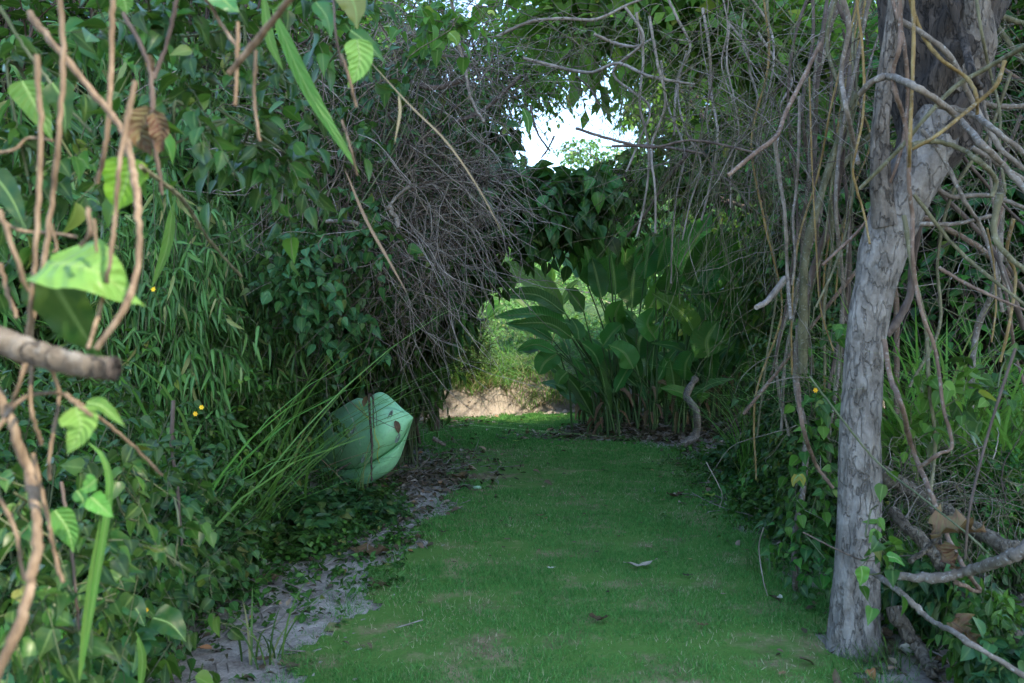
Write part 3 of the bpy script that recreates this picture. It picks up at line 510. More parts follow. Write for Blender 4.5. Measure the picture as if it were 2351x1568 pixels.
for (b, m_, t, wd) in HL:
    tx = b[0]*.55+1450*.45; pi = int(np.argmin([abs(tx-r[0])+rng.random()*60 for r in roots])); Y = roots[pi][2]+rng.uniform(-.35, .1); low = b[1] > 780
    if low: Y = roots[pi][2]-.35
    dy = rng.uniform(-.45, .1)
    B, Mi, T = P(*c7(b), Y), P(*c7(m_), Y+dy*.5), P(*c7(t), Y+dy)
    hleaf(pi, B, Mi, T, wd*1.55*.3679/FP*Y*.5, (rng.uniform(-.5, .5), -1, rng.uniform(.2, .9)), rnd=rng.random()*.95)
for pi, pl in enumerate(plants):
    for k in range(8):
        r = pl['root']; a = rng.uniform(-1, 1); h = rng.uniform(.7, 2.3) if k < 2 else rng.uniform(.25, 1.1); out = np.array([a*.5+(pi-5.5)*.03, rng.uniform(-.1, .7), 0])
        B = r+out*h*.45+np.array([0, 0, h*.75]); ln = rng.uniform(.5, 1.0); dn = norm(out*1.1+np.array([0, 0, rng.uniform(.1, 1.1)]))
        T = B+dn*ln-np.array([0, 0, ln*.25*rng.random()]); hleaf(pi, B, (B+T)/2+np.array([0, 0, ln*.1]), T, rng.uniform(.075, .12), (rng.uniform(-.8, .8), -1, rng.uniform(.2, 1.2)))
M['rib'] = barkmat('leaf_midrib', (.1, .2, .06), (.16, .28, .09), (.22, .34, .12), 1, bs=.05)
M['hstalk'] = barkmat('heliconia_stalk', (.025, .06, .02), (.05, .1, .03), (.1, .14, .05), .6, bs=.1)
for pi, pl in enumerate(plants):
    t = thing('heliconia_plant', 'broad banana-like heliconia on the leaf mound, '+ORD[pi], 'plant', pl['root'], 'heliconias at the bend of the path')
    for m_ in pl['leaf']: obj('leaf', m_.mesh('heliconia_leaf', [M['heli'], M['rib']], pl['root']), t)
    obj('stalks', pl['stalk'].mesh('heliconia_stalks', M['hstalk'], pl['root']), t)
    for k in range(5):
        m_ = MB(); a = rng.uniform(0, 6.28); b = pl['root']+np.array([math.cos(a)*.12, math.sin(a)*.12-.08, rng.uniform(.2, .75)]); e = b+np.array([math.cos(a)*.2, math.sin(a)*.15-.1, -rng.uniform(.15, .35)])
        leaf_surf(m_, [b, (b+e)/2+[0, 0, .07], e], rng.uniform(.02, .05), (math.cos(a), -1, .2), 'oval', .6, .12, n=9, rnd=rng.random()*.8); obj('dead_leaf', m_.mesh('dead_leaf', M['brownleaf'], pl['root']), t, label='withered brown leaf hanging low on the plant')
# small bright heliconia-like plant at the far left and the backlit one
def rosette(px, Y, h, n, L, hw, mat, name, label, cat, grp, lean=.5):
    x = (px-1175.5)/FP*Y; o = np.array([x, Y, Gz(x, Y)]); t = thing(name, label, cat, o, grp); st = MB()
    for k in range(n):
        a = k*2.4+rng.uniform(-.4, .4); out = np.array([math.cos(a), math.sin(a), 0]); b = o+out*.15*h+np.array([0, 0, h*rng.uniform(.35, .75)])
        d = norm(out*lean+np.array([0, 0, rng.uniform(.3, .9)])); T = b+d*L*rng.uniform(.7, 1.1)-np.array([0, 0, .2*L]); m_ = MB()
        leaf_surf(m_, [b, (b+T)/2+np.array([0, 0, .1*L]), T], hw, (-out[0]*.5, -1, .8), n=11); obj('leaf', m_.mesh('leaf', M[mat], o), t)
        tubes(st, smooth_path([o, (o+b)/2, b], 5)[None], .008, 4)
    obj('stalks', st.mesh('stalks', M['stem'], o), t)
rosette(1075, 16.6, 2.6, 9, .8, .1, 'bright', 'broad_leaf_plant', 'bright backlit broad-leaved plant left of the far grassy bank', 'plant', None)
rosette(1250, 17.6, 2.7, 7, .7, .09, 'bright', 'broad_leaf_plant', 'bright backlit plant standing behind the heliconias on the bank', 'plant', None)

# ------------------------------------------------------------------ kayak
KS = [  # crop-8 x, then y of top edge, flange dip, ridge, belly, groove, lower flange, bottom edge, and the distance
 (1332, 596, 600, 602, 606, 612, 616, 620, 8.05), (1315, 578, 582, 588, 612, 650, 660, 668, 8.03), (1232, 538, 541, 545, 690, 832, 850, 905, 8.0), (1205, 520, 525, 532, 690, 850, 900, 1010, 8.0),
 (1120, 450, 490, 508, 730, 915, 1010, 1120, 8.02), (1040, 385, 460, 506, 760, 968, 1080, 1165, 8.05), (960, 352, 450, 520, 790, 1020, 1120, 1200, 8.1), (880, 400, 480, 548, 815, 1065, 1170, 1262, 8.15), (845, 520, 540, 565, 830, 1082, 1190, 1285, 8.2),
 (800, 400, 500, 580, 840, 1100, 1200, 1292, 8.25), (720, 430, 530, 606, 860, 1120, 1205, 1280, 8.35), (600, 530, 590, 650, 870, 1110, 1180, 1250, 8.6), (420, 610, 660, 710, 880, 1060, 1120, 1180, 8.95), (250, 690, 730, 770, 890, 1020, 1060, 1110, 9.3), (60, 770, 800, 830, 900, 980, 1010, 1040, 9.7), (-60, 850, 860, 870, 900, 930, 950, 960, 10.0)]
dep = [.17, .10, -.02, -.17, .03, .0, .07]
rings = []
for i, s in enumerate(KS):
    x, Y = s[0], s[8]; fade = min(1, .12+abs(1332-x)/330); fade = min(fade, .15+abs(x+60)/500); R = []
    ys = s[1:8]; ext = [ys[0], ys[1], ys[2]-4, ys[2]+16, (ys[2]+ys[3])/2, ys[3], (ys[3]+ys[4])/2, ys[4]-18, ys[4], ys[4]+10, ys[5], ys[6]]
    dd = [.22, .17, -.04, -.09, -.17, -.22, -.18, -.06, .09, -.03, -.05, .07]
    for yy, d in zip(ext, dd):
        p = P(*c8((x, yy)), Y+d*fade); R.append(p)
    tb = P(*c8((x, ys[0])), Y); bb = P(*c8((x, ys[6])), Y)
    for f, d in ((.0, .14), (.3, .32), (.7, .36), (1.0, .24)): q = bb*(1-f)+tb*f; q = q+np.array([0, d*fade+.05*fade, 0]); R.append(q)
    rings.append(R)
rings = np.array(rings); nr = 64
dense = np.stack([smooth_path(rings[:, j], nr) for j in range(rings.shape[1])], 1)   # along
for _ in range(22): dense[1:-1] = (dense[:-2]+2*dense[1:-1]+dense[2:])/4
full = []
for r in dense:
    e = np.vstack([r, r[:1]]); full.append(smooth_path(e, 65)[:-1])
full = np.array(full); k = full.shape[1]; mb = MB(); i = np.arange(nr-1)[:, None]*k; j = np.arange(k)[None]; j2 = (j+1) % k
q = np.stack([i+j, i+j2, i+k+j2, i+k+j], -1).reshape(-1, 4); mb.add(full, q)
for e in (0, nr-1):
    c = full[e].mean(0); kk = np.arange(k); mb.add(np.vstack([full[e], c]), None, np.stack([kk, (kk+1) % k, np.full(k, k)], 1))
km, t, b, o = newmat('kayak_plastic'); nz = noise(t, 3, 5, coord(t), .7); n2 = noise(t, 26, 6, coord(t), .75)
c = ramp(t, nz, [(.3, (.26, .6, .3)), (.6, (.33, .68, .38)), (.8, (.42, .7, .45))]); c = mix(t, ramp(t, n2, [(.5, (0,)*3), (.72, (.5,)*3)]), c, (.1, .22, .1))
t.links.new(c, b.inputs['Base Color']); b.inputs['Roughness'].default_value = .42; b.inputs['Subsurface Weight'].default_value = .0; M['kayak'] = km
km2, t2, b2, _ = newmat('hull_hole'); b2.inputs['Base Color'].default_value = (.2, .26, .22, 1); b2.inputs['Roughness'].default_value = .8
rp, t3, b3, _ = newmat('yellow_rope'); b3.inputs['Base Color'].default_value = (.5, .5, .03, 1); b3.inputs['Roughness'].default_value = .8
kb = P(*c8((900, 1290)), 8.2); kay = thing('kayak', 'light green plastic kayak tipped on its side beside the path', 'kayak', kb)
obj('hull', mb.mesh('kayak_hull', M['kayak'], kb), kay)
def hullpt(cx, cy, off=.012):   # the hull surface seen at a crop-8 point
    a = P(*c8((cx, cy)), 1.0); a = a-np.array([0, 0, CZ]); F = full.reshape(-1, 3); pr = (F-np.array([0, 0, CZ])); pr = pr[:, [0, 2]]/pr[:, 1:2]
    d = np.hypot(pr[:, 0]-a[0], pr[:, 1]-a[2]); idx = np.argsort(d)[:10]; Y = F[idx, 1].min()-off; return P(*c8((cx, cy)), Y)
for cx, cy in ((1110, 575), (1182, 805), (742, 715), (846, 1000)):
    o_ = hullpt(cx, cy, .004); m_ = MB(); a = np.linspace(0, 6.283, 17)[:-1]; tl = .35
    ring = lambda r, dy: np.stack([o_[0]+r*(.017*np.cos(a)*math.cos(tl)+.042*np.sin(a)*math.sin(tl)), np.full(16, o_[1]+dy), o_[2]+r*(-.017*np.cos(a)*math.sin(tl)*-1*.3+.042*np.sin(a))], 1)
    X = np.stack([ring(1.25, .02), ring(1.12, -.006), ring(.9, -.002), ring(.6, .018), ring(.05, .022)]); i2 = np.arange(4)[:, None]*16; j = np.arange(16)[None]; q = np.stack([i2+j, i2+(j+1) % 16, i2+16+(j+1) % 16, i2+16+j], -1).reshape(-1, 4)
    m_.add(X, q); obj('drain_hole', m_.mesh('drain_hole', km2, kb), kay)
def rope(parent, pts, r, n=26):
    C = smooth_path(pts, n); m_ = MB(); tubes(m_, C[None], r, 6); obj('rope', m_.mesh('rope', rp, kb), parent)
rope(kay, [hullpt(770, 470, .02), hullpt(815, 520, .03), hullpt(850, 565, .03), hullpt(895, 605, .02)], .0035); rope(kay, [hullpt(800, 430, .02), hullpt(830, 500, .04), hullpt(870, 560, .04), hullpt(900, 615, .03)], .0035)
rope(kay, [hullpt(955, 700, .02), hullpt(965, 790, .012), hullpt(1000, 870, .012), hullpt(982, 970, .02), hullpt(1005, 1050, .02)], .0032)
m_ = MB(); leaf_surf(m_, [hullpt(1160, 625, .015), hullpt(1185, 690, .03), hullpt(1195, 755, .02)], .03, (.2, -1, .2), 'oval', wav=.1, n=9)
tag(obj('dead_leaf', m_.mesh('dead_leaf', M['brownleaf'])), 'brown dead leaf stuck on the kayak hull near its tip', 'leaf')
m_ = MB(); leaf_surf(m_, [hullpt(880, 385, .02), hullpt(862, 440, .04), hullpt(850, 495, .03)], .03, (-.2, -1, .2), 'oval', wav=.1, n=9)
tag(obj('dead_leaf', m_.mesh('dead_leaf', M['brownleaf'])), 'brown dead leaf in the notch on top of the kayak', 'leaf')

# ------------------------------------------------------------------ vines, stems and branches traced as curves with their own distance
def cane(cv, pts, Y, wpx, mat, name, label, cat, grp=None, taper=.75, scale=.5035, n=None, jit=.12, knots=.08, parent=None, sides=8, lean=0):
    """pts in crop coordinates; Y a distance or (start, end)"""
    Y0, Y1 = Y if isinstance(Y, tuple) else (Y, Y); k = len(pts)
    W = [P(*cv(p), Y0+(Y1-Y0)*i/(k-1)+(rng.normal()*jit*.5 if 0 < i < k-1 else 0)) for i, p in enumerate(pts)]
    n = n or max(12, k*7); C = smooth_path(W, n); r0 = wpx*scale/FP*(Y0+Y1)/2*.5
    nz = np.interp(np.linspace(0, 1, n), np.linspace(0, 1, n//2+1), rng.normal(size=n//2+1)); R = r0*np.linspace(1, taper, n)*(1+knots*nz)
    C = C+np.interp(np.arange(n)*1., np.arange(0, n, 1.), rng.normal(size=n))[:, None]*r0*.12
    m_ = MB(); tubes(m_, C[None], R[None], sides, cap=True)
    if parent is not None: return obj(name, m_.mesh(name, M[mat], parent.location), parent), C
    o = obj(name, m_.mesh(name, M[mat], C[0]), loc=C[0]); tag(o, label, cat, grp); return o, C
RV = 'vines hanging on the right'
V = [
 ([(820, 430), (880, 370), (960, 350), (1060, 390), (1160, 450), (1260, 530), (1380, 660), (1480, 760), (1600, 900)], (3.5, 3.1), 34, 'vine', 'thick pale speckled vine arching over the trunk to the right edge'),
 ([(1180, 480), (1330, 520), (1430, 590), (1600, 720)], (3.6, 3.3), 30, 'vine', 'pale speckled branch just above the arching vine at the right edge'),
 ([(1060, 660), (1150, 645), (1260, 670), (1370, 740), (1440, 820), (1420, 900)], 3.5, 28, 'vineolive', 'olive vine bowing down right of the trunk fork'),
 ([(1040, -40), (1080, 100), (1130, 200), (1200, 280), (1300, 350), (1350, 430), (1355, 520)], 3.4, 20, 'vineyellow', 'orange yellow vine winding over the dark upper trunk'),
 ([(1000, -40), (1005, 120), (1000, 220), (970, 330), (985, 430), (1020, 540), (1040, 650), (1045, 850), (1060, 1000), (1060, 1150), (1075, 1300), (1110, 1450), (1165, 1600), (1200, 1850), (1240, 2030), (1180, 2070), (1090, 2130)], (3.4, 3.5), 22, 'vinered', 'long speckled reddish vine hanging right of the trunk almost to the logs'),
 ([(1060, -40), (1065, 200), (1050, 600), (1045, 760)], 3.35, 20, 'vineyellow', 'straight orange vine hanging in front of the fork'),
 ([(735, -30), (770, 120), (735, 330), (760, 500), (800, 680), (810, 745)], 3.6, 26, 'vine', 'thick grey hanging vine left of the fork with a cut end'),
 ([(800, -30), (830, 200), (840, 400), (830, 560), (800, 700), (790, 800), (840, 980), (865, 1110)], 3.5, 13, 'vineyellow', 'thin yellowish vine crossing the left side of the trunk'),
 ([(640, 200), (540, 400), (480, 520), (440, 620), (340, 700), (220, 800)], (4.2, 3.8), 24, 'vinered', 'pinkish bent dead branch pointing down left at the upper right'),
 ([(430, 620), (460, 850), (480, 1000), (490, 1250), (505, 1460)], 4.3, 20, 'vine', 'speckled grey vine hanging under the pinkish dead branch'),
 ([(545, 440), (540, 700), (530, 860), (515, 1000), (525, 1180), (510, 1300)], 4.6, 14, 'vine', 'thin grey vine beside the speckled one'),
 ([(480, 1270), (400, 1370), (350, 1400)], (4.8, 4.6), 32, 'twig', 'short thick broken branch end jutting left behind the vines'),
 ([(620, 1400), (700, 1230), (760, 1050), (790, 870), (785, 750)], 4.0, 12, 'vineolive', 'thin olive stem curving up to the trunk'),
 ([(590, 350), (600, 700), (620, 1100), (640, 1400), (700, 1600)], 4.2, 9, 'vineyellow', 'very thin yellow green vine left of the trunk'),
 ([(940, 1530), (1000, 1450), (1050, 1340), (1060, 1200), (1100, 1000)], 4.1, 38, 'twigdark', 'dark brown stem bowing right of the middle trunk'),
 ([(1090, 1022), (1250, 1020), (1420, 985)], 3.7, 22, 'vine', 'short level grey branch right of the trunk'),
 ([(1180, 1220), (1280, 1280), (1400, 1340), (1600, 1425)], (3.4, 3.2), 17, 'vinered', 'reddish brown twig sloping down to the right edge over the reeds'),
 ([(1460, 880), (1430, 1050), (1480, 1150), (1600, 1260)], 3.3, 30, 'vineolive', 'knotted olive stem near the right edge'),
 ([(1100, 590), (1200, 720), (1300, 920), (1380, 1050), (1440, 1250), (1470, 1420)], 3.6, 20, 'vine', 'straight grey stem crossing the tangle right of the trunk'),
 ([(1600, 195), (1400, 310), (1250, 400), (1100, 560), (1000, 680), (820, 860)], (3.2, 3.7), 24, 'vineolive', 'olive branch slanting from the top right edge across the fork'),
 ([(1480, 280), (1440, 390), (1340, 480), (1180, 610), (1060, 680)], 3.3, 22, 'vineyellow', 'yellowish vine slanting down into the fork'),
 ([(1220, -30), (1290, 170), (1330, 330), (1370, 400)], (3.7, 3.6), 40, 'trunkdark', 'stout brown limb stub coming down at the top right'),
 ([(560, 1700), (570, 1200), (640, 900), (720, 650), (810, 420)], 4.9, 42, 'vineolive', 'thick olive stem leaning up behind the vines, left of the trunk'),
 ([(520, 1650), (600, 1250), (690, 1000), (740, 700), (780, 300)], 5.1, 34, 'twigdark', 'thick dark stem behind the leaning olive one'),
 ([(1568, 1500), (1500, 1300), (1400, 1100), (1180, 860), (1140, 700)], 4.3, 26, 'twigdark', 'dark stem rising behind the level grey branch'),
 ([(1150, 850), (1250, 900), (1400, 890), (1600, 960)], 3.9, 24, 'vine', 'grey branch running level to the right edge'),
 ([(1520, 1000), (1490, 1150), (1530, 1260), (1500, 1480), (1460, 1650)], 3.4, 16, 'vineyellow', 'thin yellow vine hanging near the right edge'),
 ([(1400, 1040), (1430, 1200), (1440, 1400), (1420, 1560)], 3.5, 10, 'vineyellow', 'very thin yellowish vine in front of the reeds'),
]
for pts, Y, wd, mat, lab in V: cane(c5, pts, Y, wd, mat, 'vine', lab, 'vine', RV)
W6 = [
 ([(545, -60), (530, 200), (570, 420), (570, 600), (550, 750), (520, 900), (525, 1050), (525, 1190)], (4.9, 4.75), 32, 'vine', 'sapling', 'thin upright grey sapling standing at the lawn edge left of the trunk', 'sapling'),
 ([(535, 200), (560, 400), (620, 570), (700, 680)], 4.3, 22, 'vinered', 'vine', 'brown vine hanging to a blunt end left of the trunk', 'vine'),
 ([(930, 0), (960, 180), (1010, 300), (1060, 500), (1150, 720), (1220, 900), (1300, 1050), (1365, 1150), (1260, 1110)], (3.7, 3.2), 26, 'vinered', 'vine', 'long pale brown vine bent into a hook above the logs', 'vine'),
 ([(915, 610), (1100, 720), (1300, 840), (1500, 950), (1650, 1000)], (4.2, 3.7), 80, 'log', 'fallen_log', 'big grey fallen trunk sloping down from behind the pale trunk', 'log'),
 ([(960, 780), (1130, 950), (1250, 1100), (1400, 1250), (1620, 1400)], (4.0, 3.5), 58, 'log', 'fallen_log', 'brown fallen log below the big grey one', 'log'),
 ([(1640, 900), (1540, 980), (1430, 1020), (1300, 1060), (1150, 1090), (985, 1072)], (2.9, 3.3), 62, 'vine', 'dead_branch', 'crooked pale dead branch reaching in from the lower right edge', 'branch'),
 ([(870, 1060), (1000, 1150), (1130, 1270), (1300, 1370), (1620, 1570)], (3.6, 2.9), 30, 'vine', 'pole', 'long pale pole lying down to the lower right corner', 'branch'),
 ([(970, 1230), (1080, 1400), (1160, 1530)], (3.75, 3.5), 72, 'log', 'fallen_log', 'short brown log lying in front of the others near the trunk foot', 'log'),
 ([(590, 170), (750, 380), (900, 560), (1100, 720), (1300, 880), (1420, 990)], (3.6, 3.0), 10, 'stem', 'vine', 'thin green stem slanting across the pale trunk', 'vine'),
 ([(1530, 40), (1460, 250), (1380, 520), (1320, 780), (1300, 1000)], 3.0, 14, 'twigdark', 'vine', 'dark thin stem standing in front of the reeds', 'vine'),
 ([(560, 880), (720, 960), (850, 1010), (1000, 990), (1150, 980)], 3.4, 7, 'twigdark', 'vine', 'thin dark twig crossing the trunk low down', 'vine'),
 ([(1150, 770), (1170, 880), (1200, 960)], 3.4, 22, 'twigdark', 'dead_branch', 'small dark stub on the big fallen log', 'branch'),
 ([(1050, 1010), (1120, 960), (1190, 890)], 3.4, 30, 'log', 'dead_branch', 'short brown broken branch over the logs', 'branch'),
 ([(1180, 1100), (1280, 1180), (1420, 1300), (1600, 1400)], 3.9, 46, 'log', 'fallen_log', 'dark log at the back of the pile at the right', 'log'),
 ([(10, 480), (70, 440), (75, 330), (30, 260), (70, 180)], (11.2, 11.5), 38, 'vine', 'dead_branch', 'forked pale root standing at the foot of the heliconias', 'branch'),
 ([(75, 450), (-40, 500)], (11.2, 11.0), 22, 'vine', 'dead_branch', 'pale root arm lying left of the forked root', 'branch'),
 ([(120, 560), (190, 700), (180, 770)], 5.3, 5, 'twig', 'twig', 'curved thin twig on the lawn by the green leaf', 'twig'),
 ([(380, 860), (360, 950), (380, 1100), (400, 1170)], 4.4, 6, 'twig', 'twig', 'thin pale stem hanging over the lawn edge at the right', 'twig'),
]
for pts, Y, wd, mat, nm, lab, cat in W6: cane(c6, pts, Y, wd, mat, nm, lab, cat, {'log': 'fallen logs at the lower right', 'vine': RV, 'branch': 'dead branches on the right'}.get(cat), knots=.12 if cat in ('log', 'branch') else .08, sides=12 if cat == 'log' else 8)
W3 = [
 ([(700, 165), (850, 100), (1000, 85), (1150, 88), (1300, 20), (1430, -30)], (6.5, 6.0), 17, 'twig', 'long pale branch across the top above the sky'),
 ([(820, 265), (1000, 312), (1130, 330), (1250, 290), (1400, 350), (1600, 385)], (6.6, 5.6), 17, 'twig', 'pale branch waving across just above the sky opening'),
 ([(1140, 155), (1230, 195), (1330, 212), (1400, 180)], 6.2, 15, 'twig', 'short forked pale branch between the two long ones'),
 ([(1060, 585), (1200, 630), (1400, 672), (1600, 640), (1900, 700)], (5.6, 5.0), 14, 'twigdark', 'dark branch pointing left across the lower sky'),
 ([(1220, 668), (1400, 665), (1640, 700)], (5.6, 5.2), 16, 'twigdark', 'second dark branch just below the pointing one'),
 ([(490, -20), (510, 150), (550, 300), (580, 450), (640, 560)], 5.6, 18, 'vine', 'pale straight vine hanging through the twig arch'),
 ([(850, 480), (880, 600), (940, 690)], 6.2, 11, 'twigdark', 'dark forked twig hanging at the left of the sky'),
 ([(960, 620), (930, 680), (900, 720)], 6.2, 9, 'twigdark', 'short dark twig below the forked one'),
 ([(1568, 700), (1480, 810), (1400, 940), (1330, 1030), (1290, 1080)], (6, 6.5), 18, 'twigdark', 'dark branch slanting down to the heliconia tops'),
 ([(1060, 350), (1120, 400), (1170, 480)], 7, 10, 'twigdark', 'small dark twig over the right rim of the sky'),
 ([(350, 640), (500, 560), (640, 500), (800, 350)], (6.4, 7), 26, 'twigdark', 'dark limb running up inside the twig arch'),
 ([(-80, 1010), (0, 1010), (60, 1020), (130, 1060)], (5.4, 5.3), 22, 'vine', 'short pale broken stick in the left twig tangle'),
 ([(300, 380), (420, 400), (560, 360)], 6.3, 30, 'twigdark', 'dark crooked limb in the upper twig arch'),
 ([(650, 1160), (660, 1240), (675, 1340)], 6.8, 7, 'twigdark', 'thin dark twig hanging in front of the bright hillside'),
 ([(200, 940), (240, 1000), (250, 1040)], 5.4, 26, 'vine', 'pale lichen-covered twig stub in the tangle'),
 ([(300, 850), (240, 900), (190, 960)], 5.4, 18, 'vine', 'grey forked twig above the lichen-covered stub'),
]
for pts, Y, wd, mat, lab in W3: cane(c3, pts, Y, wd, mat, 'dead_branch', lab, 'branch', 'branches across the top')
# bundle of stems left of the trunk, tangle of woody stems right of it
items = sorted([(rng.uniform(1730, 1950), i) for i in range(20)])
for k, (px, _) in enumerate(items):
    Y = rng.uniform(4.6, 6.0); top = px+rng.uniform(-30, 170); y1 = rng.choice([700, 860, 1000, 1100]); r = rng.uniform(4, 11); r = 6 if k % 5 == 0 else r; pts = []
    for f in np.linspace(0, 1, 7): yy = -60+(y1+60)*f; pts.append((top+(px-top)*f**.7+rng.normal()*16, yy))
    cane(lambda p: p, pts, Y, r, ('vineyellow' if k % 5 == 0 else rng.choice(['vine', 'vineolive', 'vineolive', 'twigdark', 'twigdark', 'twigdark'])), 'vine', 'long stem in the vine curtain left of the trunk, '+ORD[k], 'vine', 'vine curtain left of the trunk', scale=1.0, knots=.1)
for k in range(22):
    Y = rng.uniform(3.4, 5.5); a = (2040+k*14+rng.uniform(0, 10), rng.uniform(-50, 500)); ang = rng.choice([1.2, 1.57, 1.8, .6])+rng.normal()*.2; L = rng.uniform(350, 800); pts = [a]
    for f in range(5): ang += rng.normal()*.25; pts.append((pts[-1][0]+math.cos(ang)*L/5, pts[-1][1]+math.sin(ang)*L/5))
    cane(lambda p: p, pts, Y, rng.uniform(6, 17), rng.choice(['vine', 'vineolive', 'twigdark', 'vinered']), 'vine', 'woody stem in the tangle right of the trunk, top end '+ORD[k], 'vine', 'woody tangle right of the trunk', scale=1.0)
for k in range(14):
    px = 1430+k*26+rng.uniform(-8, 8); Y = rng.uniform(5.4, 6.6); y0 = rng.uniform(-60, 150); y1 = y0+rng.uniform(250, 520); pts = [(px+rng.normal()*14+35*math.sin(f*3), y0+(y1-y0)*f) for f in np.linspace(0, 1, 6)]
    cane(lambda p: p, pts, Y, rng.uniform(3, 7), 'twig', 'vine', 'thin grey twig hanging right of the sky, '+ORD[k], 'vine', 'thin twigs right of the sky', scale=1.0)

# ------------------------------------------------------------------ twig tangles nobody could count
def tangle(name, label, blobs, mats, rmin=.002, rmax=.0055, grav=.25, wig=.27):
    mbs = [MB() for _ in mats]
    for px, py, Y, rx, ry, ryy, n, ln in blobs:
        c = P(px, py, Y); u = rdir(n)*rng.random((n, 1))**.45; s = c+u*np.array([rx, ryy, ry])/FP*Y*np.array([1, FP/Y, 1]) ; Mp = 13
        d = rdir(n); d[:, 2] -= .2; d = norm(d); C = [s]; st = ln*rng.uniform(.4, 1.4, (n, 1))/Mp; curl = rdir(n)*wig*.5
        for i in range(Mp-1):
            d = norm(d+rng.normal(size=(n, 3))*wig*.55+curl*.5+np.array([0, 0, -grav*.3])); C.append(C[-1]+d*st)
        C = np.stack(C, 1); r = rng.uniform(rmin, rmax, (n, 1))*np.linspace(1.2, .5, Mp)[None]; w_ = rng.integers(0, len(mats), n)
        for j in range(len(mats)): tubes(mbs[j], C[w_ == j], r[w_ == j], 3)
    m_ = MB()
    for j, b_ in enumerate(mbs):
        for v, a in zip(b_.v, b_.a): pass
        base = 0
        for v, a, q in zip(b_.v, b_.a, b_.q): m_.add(v, q-base, None, a, j); base += len(v)
    tag(obj(name, m_.mesh(name, [M[x] for x in mats])), label, 'twigs', kind='stuff')
tangle('dead_twig_tangle', 'grey tangle of dead twigs over the left side of the arch', [
 (720, 330, 5.8, 130, 260, .7, 120, 1.3), (860, 430, 6.0, 150, 260, .8, 250, 1.3), (980, 300, 6.4, 150, 250, .8, 240, 1.3), (1040, 470, 6.4, 110, 150, .7, 190, 1.1), (930, 100, 6.4, 190, 150, .8, 200, 1.2), (850, 640, 6.4, 150, 160, .7, 120, 1.1), (1010, 620, 6.8, 80, 90, .5, 80, .7), (1120, 420, 6.9, 70, 100, .5, 70, .8), (1120, 200, 7, 110, 140, .6, 110, .9), (960, 740, 7, 70, 90, .5, 50, .7)],
 ['twig', 'twig', 'vine', 'twigdark', 'twigdark'], .0014, .005, grav=.12, wig=.36)
tangle('thin_twig_tangle', 'thin grey and olive twigs filling the upper right', [
 (1560, 180, 5.6, 140, 200, .8, 100, 1.3), (1720, 220, 5.4, 150, 240, .8, 190, 1.3), (1850, 300, 5.4, 110, 320, .8, 150, 1.3), (1640, 380, 5.9, 130, 110, .7, 55, 1.0), (1750, 560, 5.7, 100, 180, .6, 35, .9), (1350, 120, 6.6, 140, 110, .6, 120, .8), (1480, 330, 6.2, 90, 80, .4, 50, .6), (2200, 230, 4.8, 180, 260, .7, 200, .9), (2220, 640, 4.8, 150, 260, .6, 60, .8), (2180, 1150, 4.2, 160, 170, .5, 260, .6), (1860, 850, 4.9, 70, 250, .5, 80, .7)],
 ['twig', 'vineolive', 'twigdark', 'vineolive', 'stem'], .0013, .0036)

wb = MB(); ws = MB()
for px, py, Y, rx, ry, ryy, n in [(720, 300, 6.1, 130, 250, .6, 130), (860, 330, 6.4, 140, 260, .7, 110), (990, 200, 6.8, 130, 200, .7, 100), (850, 620, 6.5, 140, 130, .6, 110), (700, 600, 5.9, 90, 150, .5, 110), (1040, 420, 7.0, 90, 180, .5, 50)]:
    sp_ = P(px, py, Y)+rdir(n)*rng.random((n, 1))**.4*np.array([rx/FP*Y, ryy, ry/FP*Y]); spray(wb, sp_, rdir(n, -.2), .25*rng.uniform(.5, 1.5, n), 6, .075, 'heart', .5, stem=ws, sr=.0015)
t = thing('climbing_plant', 'dark green creeper woven through the dead twigs of the arch', 'plant', P(800, 1000, 6.4), 'climbers on the arch')
obj('foliage', wb.mesh('woven_foliage', M['blue'], t.location), t); obj('stems', ws.mesh('woven_stems', M['twigdark'], t.location), t)

# ------------------------------------------------------------------ arch tree with drooping leaves, canopy trees round the sky opening
def crown_tree(name, label, cat, grp, root, blobs, L, tpl, mat, K=6, tw=.4, droop=.5, lim='twigdark', lr=.05, wid=1.0, trunk=True):
    x, Y = (root[0]-1175.5)/FP*root[1], root[1]; o = np.array([x, Y, Gz(x, Y)-.05]); t = thing(name, label, cat, o, grp); fo = MB(); li = MB()
    fork = P(root[0], root[2], root[1])
    tubes(li, smooth_path([o, (o+fork)/2+rng.normal(size=3)*.08, fork], 14)[None], np.linspace(lr*1.6, lr, 14)[None], 10)
    for px, py, Yb, rx, ry, ryy, n in blobs:
        c = P(px, py, Yb); S = np.array([rx/FP*Yb, ryy, ry/FP*Yb]); u = rdir(n)*rng.random((n, 1))**.4; s = c+u*S*.85
        spray(fo, s, norm(u*.8+rdir(n)*.7), tw*rng.uniform(.5, 1.2, n), K, L, tpl, droop, wid, stem=li, sr=.004)
        tubes(li, smooth_path([fork, (fork+c)/2+np.array([0, 0, .25])+rng.normal(size=3)*.1, c], 12)[None], np.linspace(lr*.8, lr*.25, 12)[None], 6)
        b = c[None]+rdir(10)*S*.9; cc = np.broadcast_to(c, b.shape); ts = np.linspace(0, 1, 5)[None, :, None]; tubes(li, cc[:, None]*(1-ts)+b[:, None]*ts+rng.normal(size=(10, 5, 3))*.03, lr*.15, 4)
    obj('limbs', li.mesh(name+'_limbs', M[lim], o), t); obj('crown', fo.mesh(name+'_crown', M[mat], o), t)
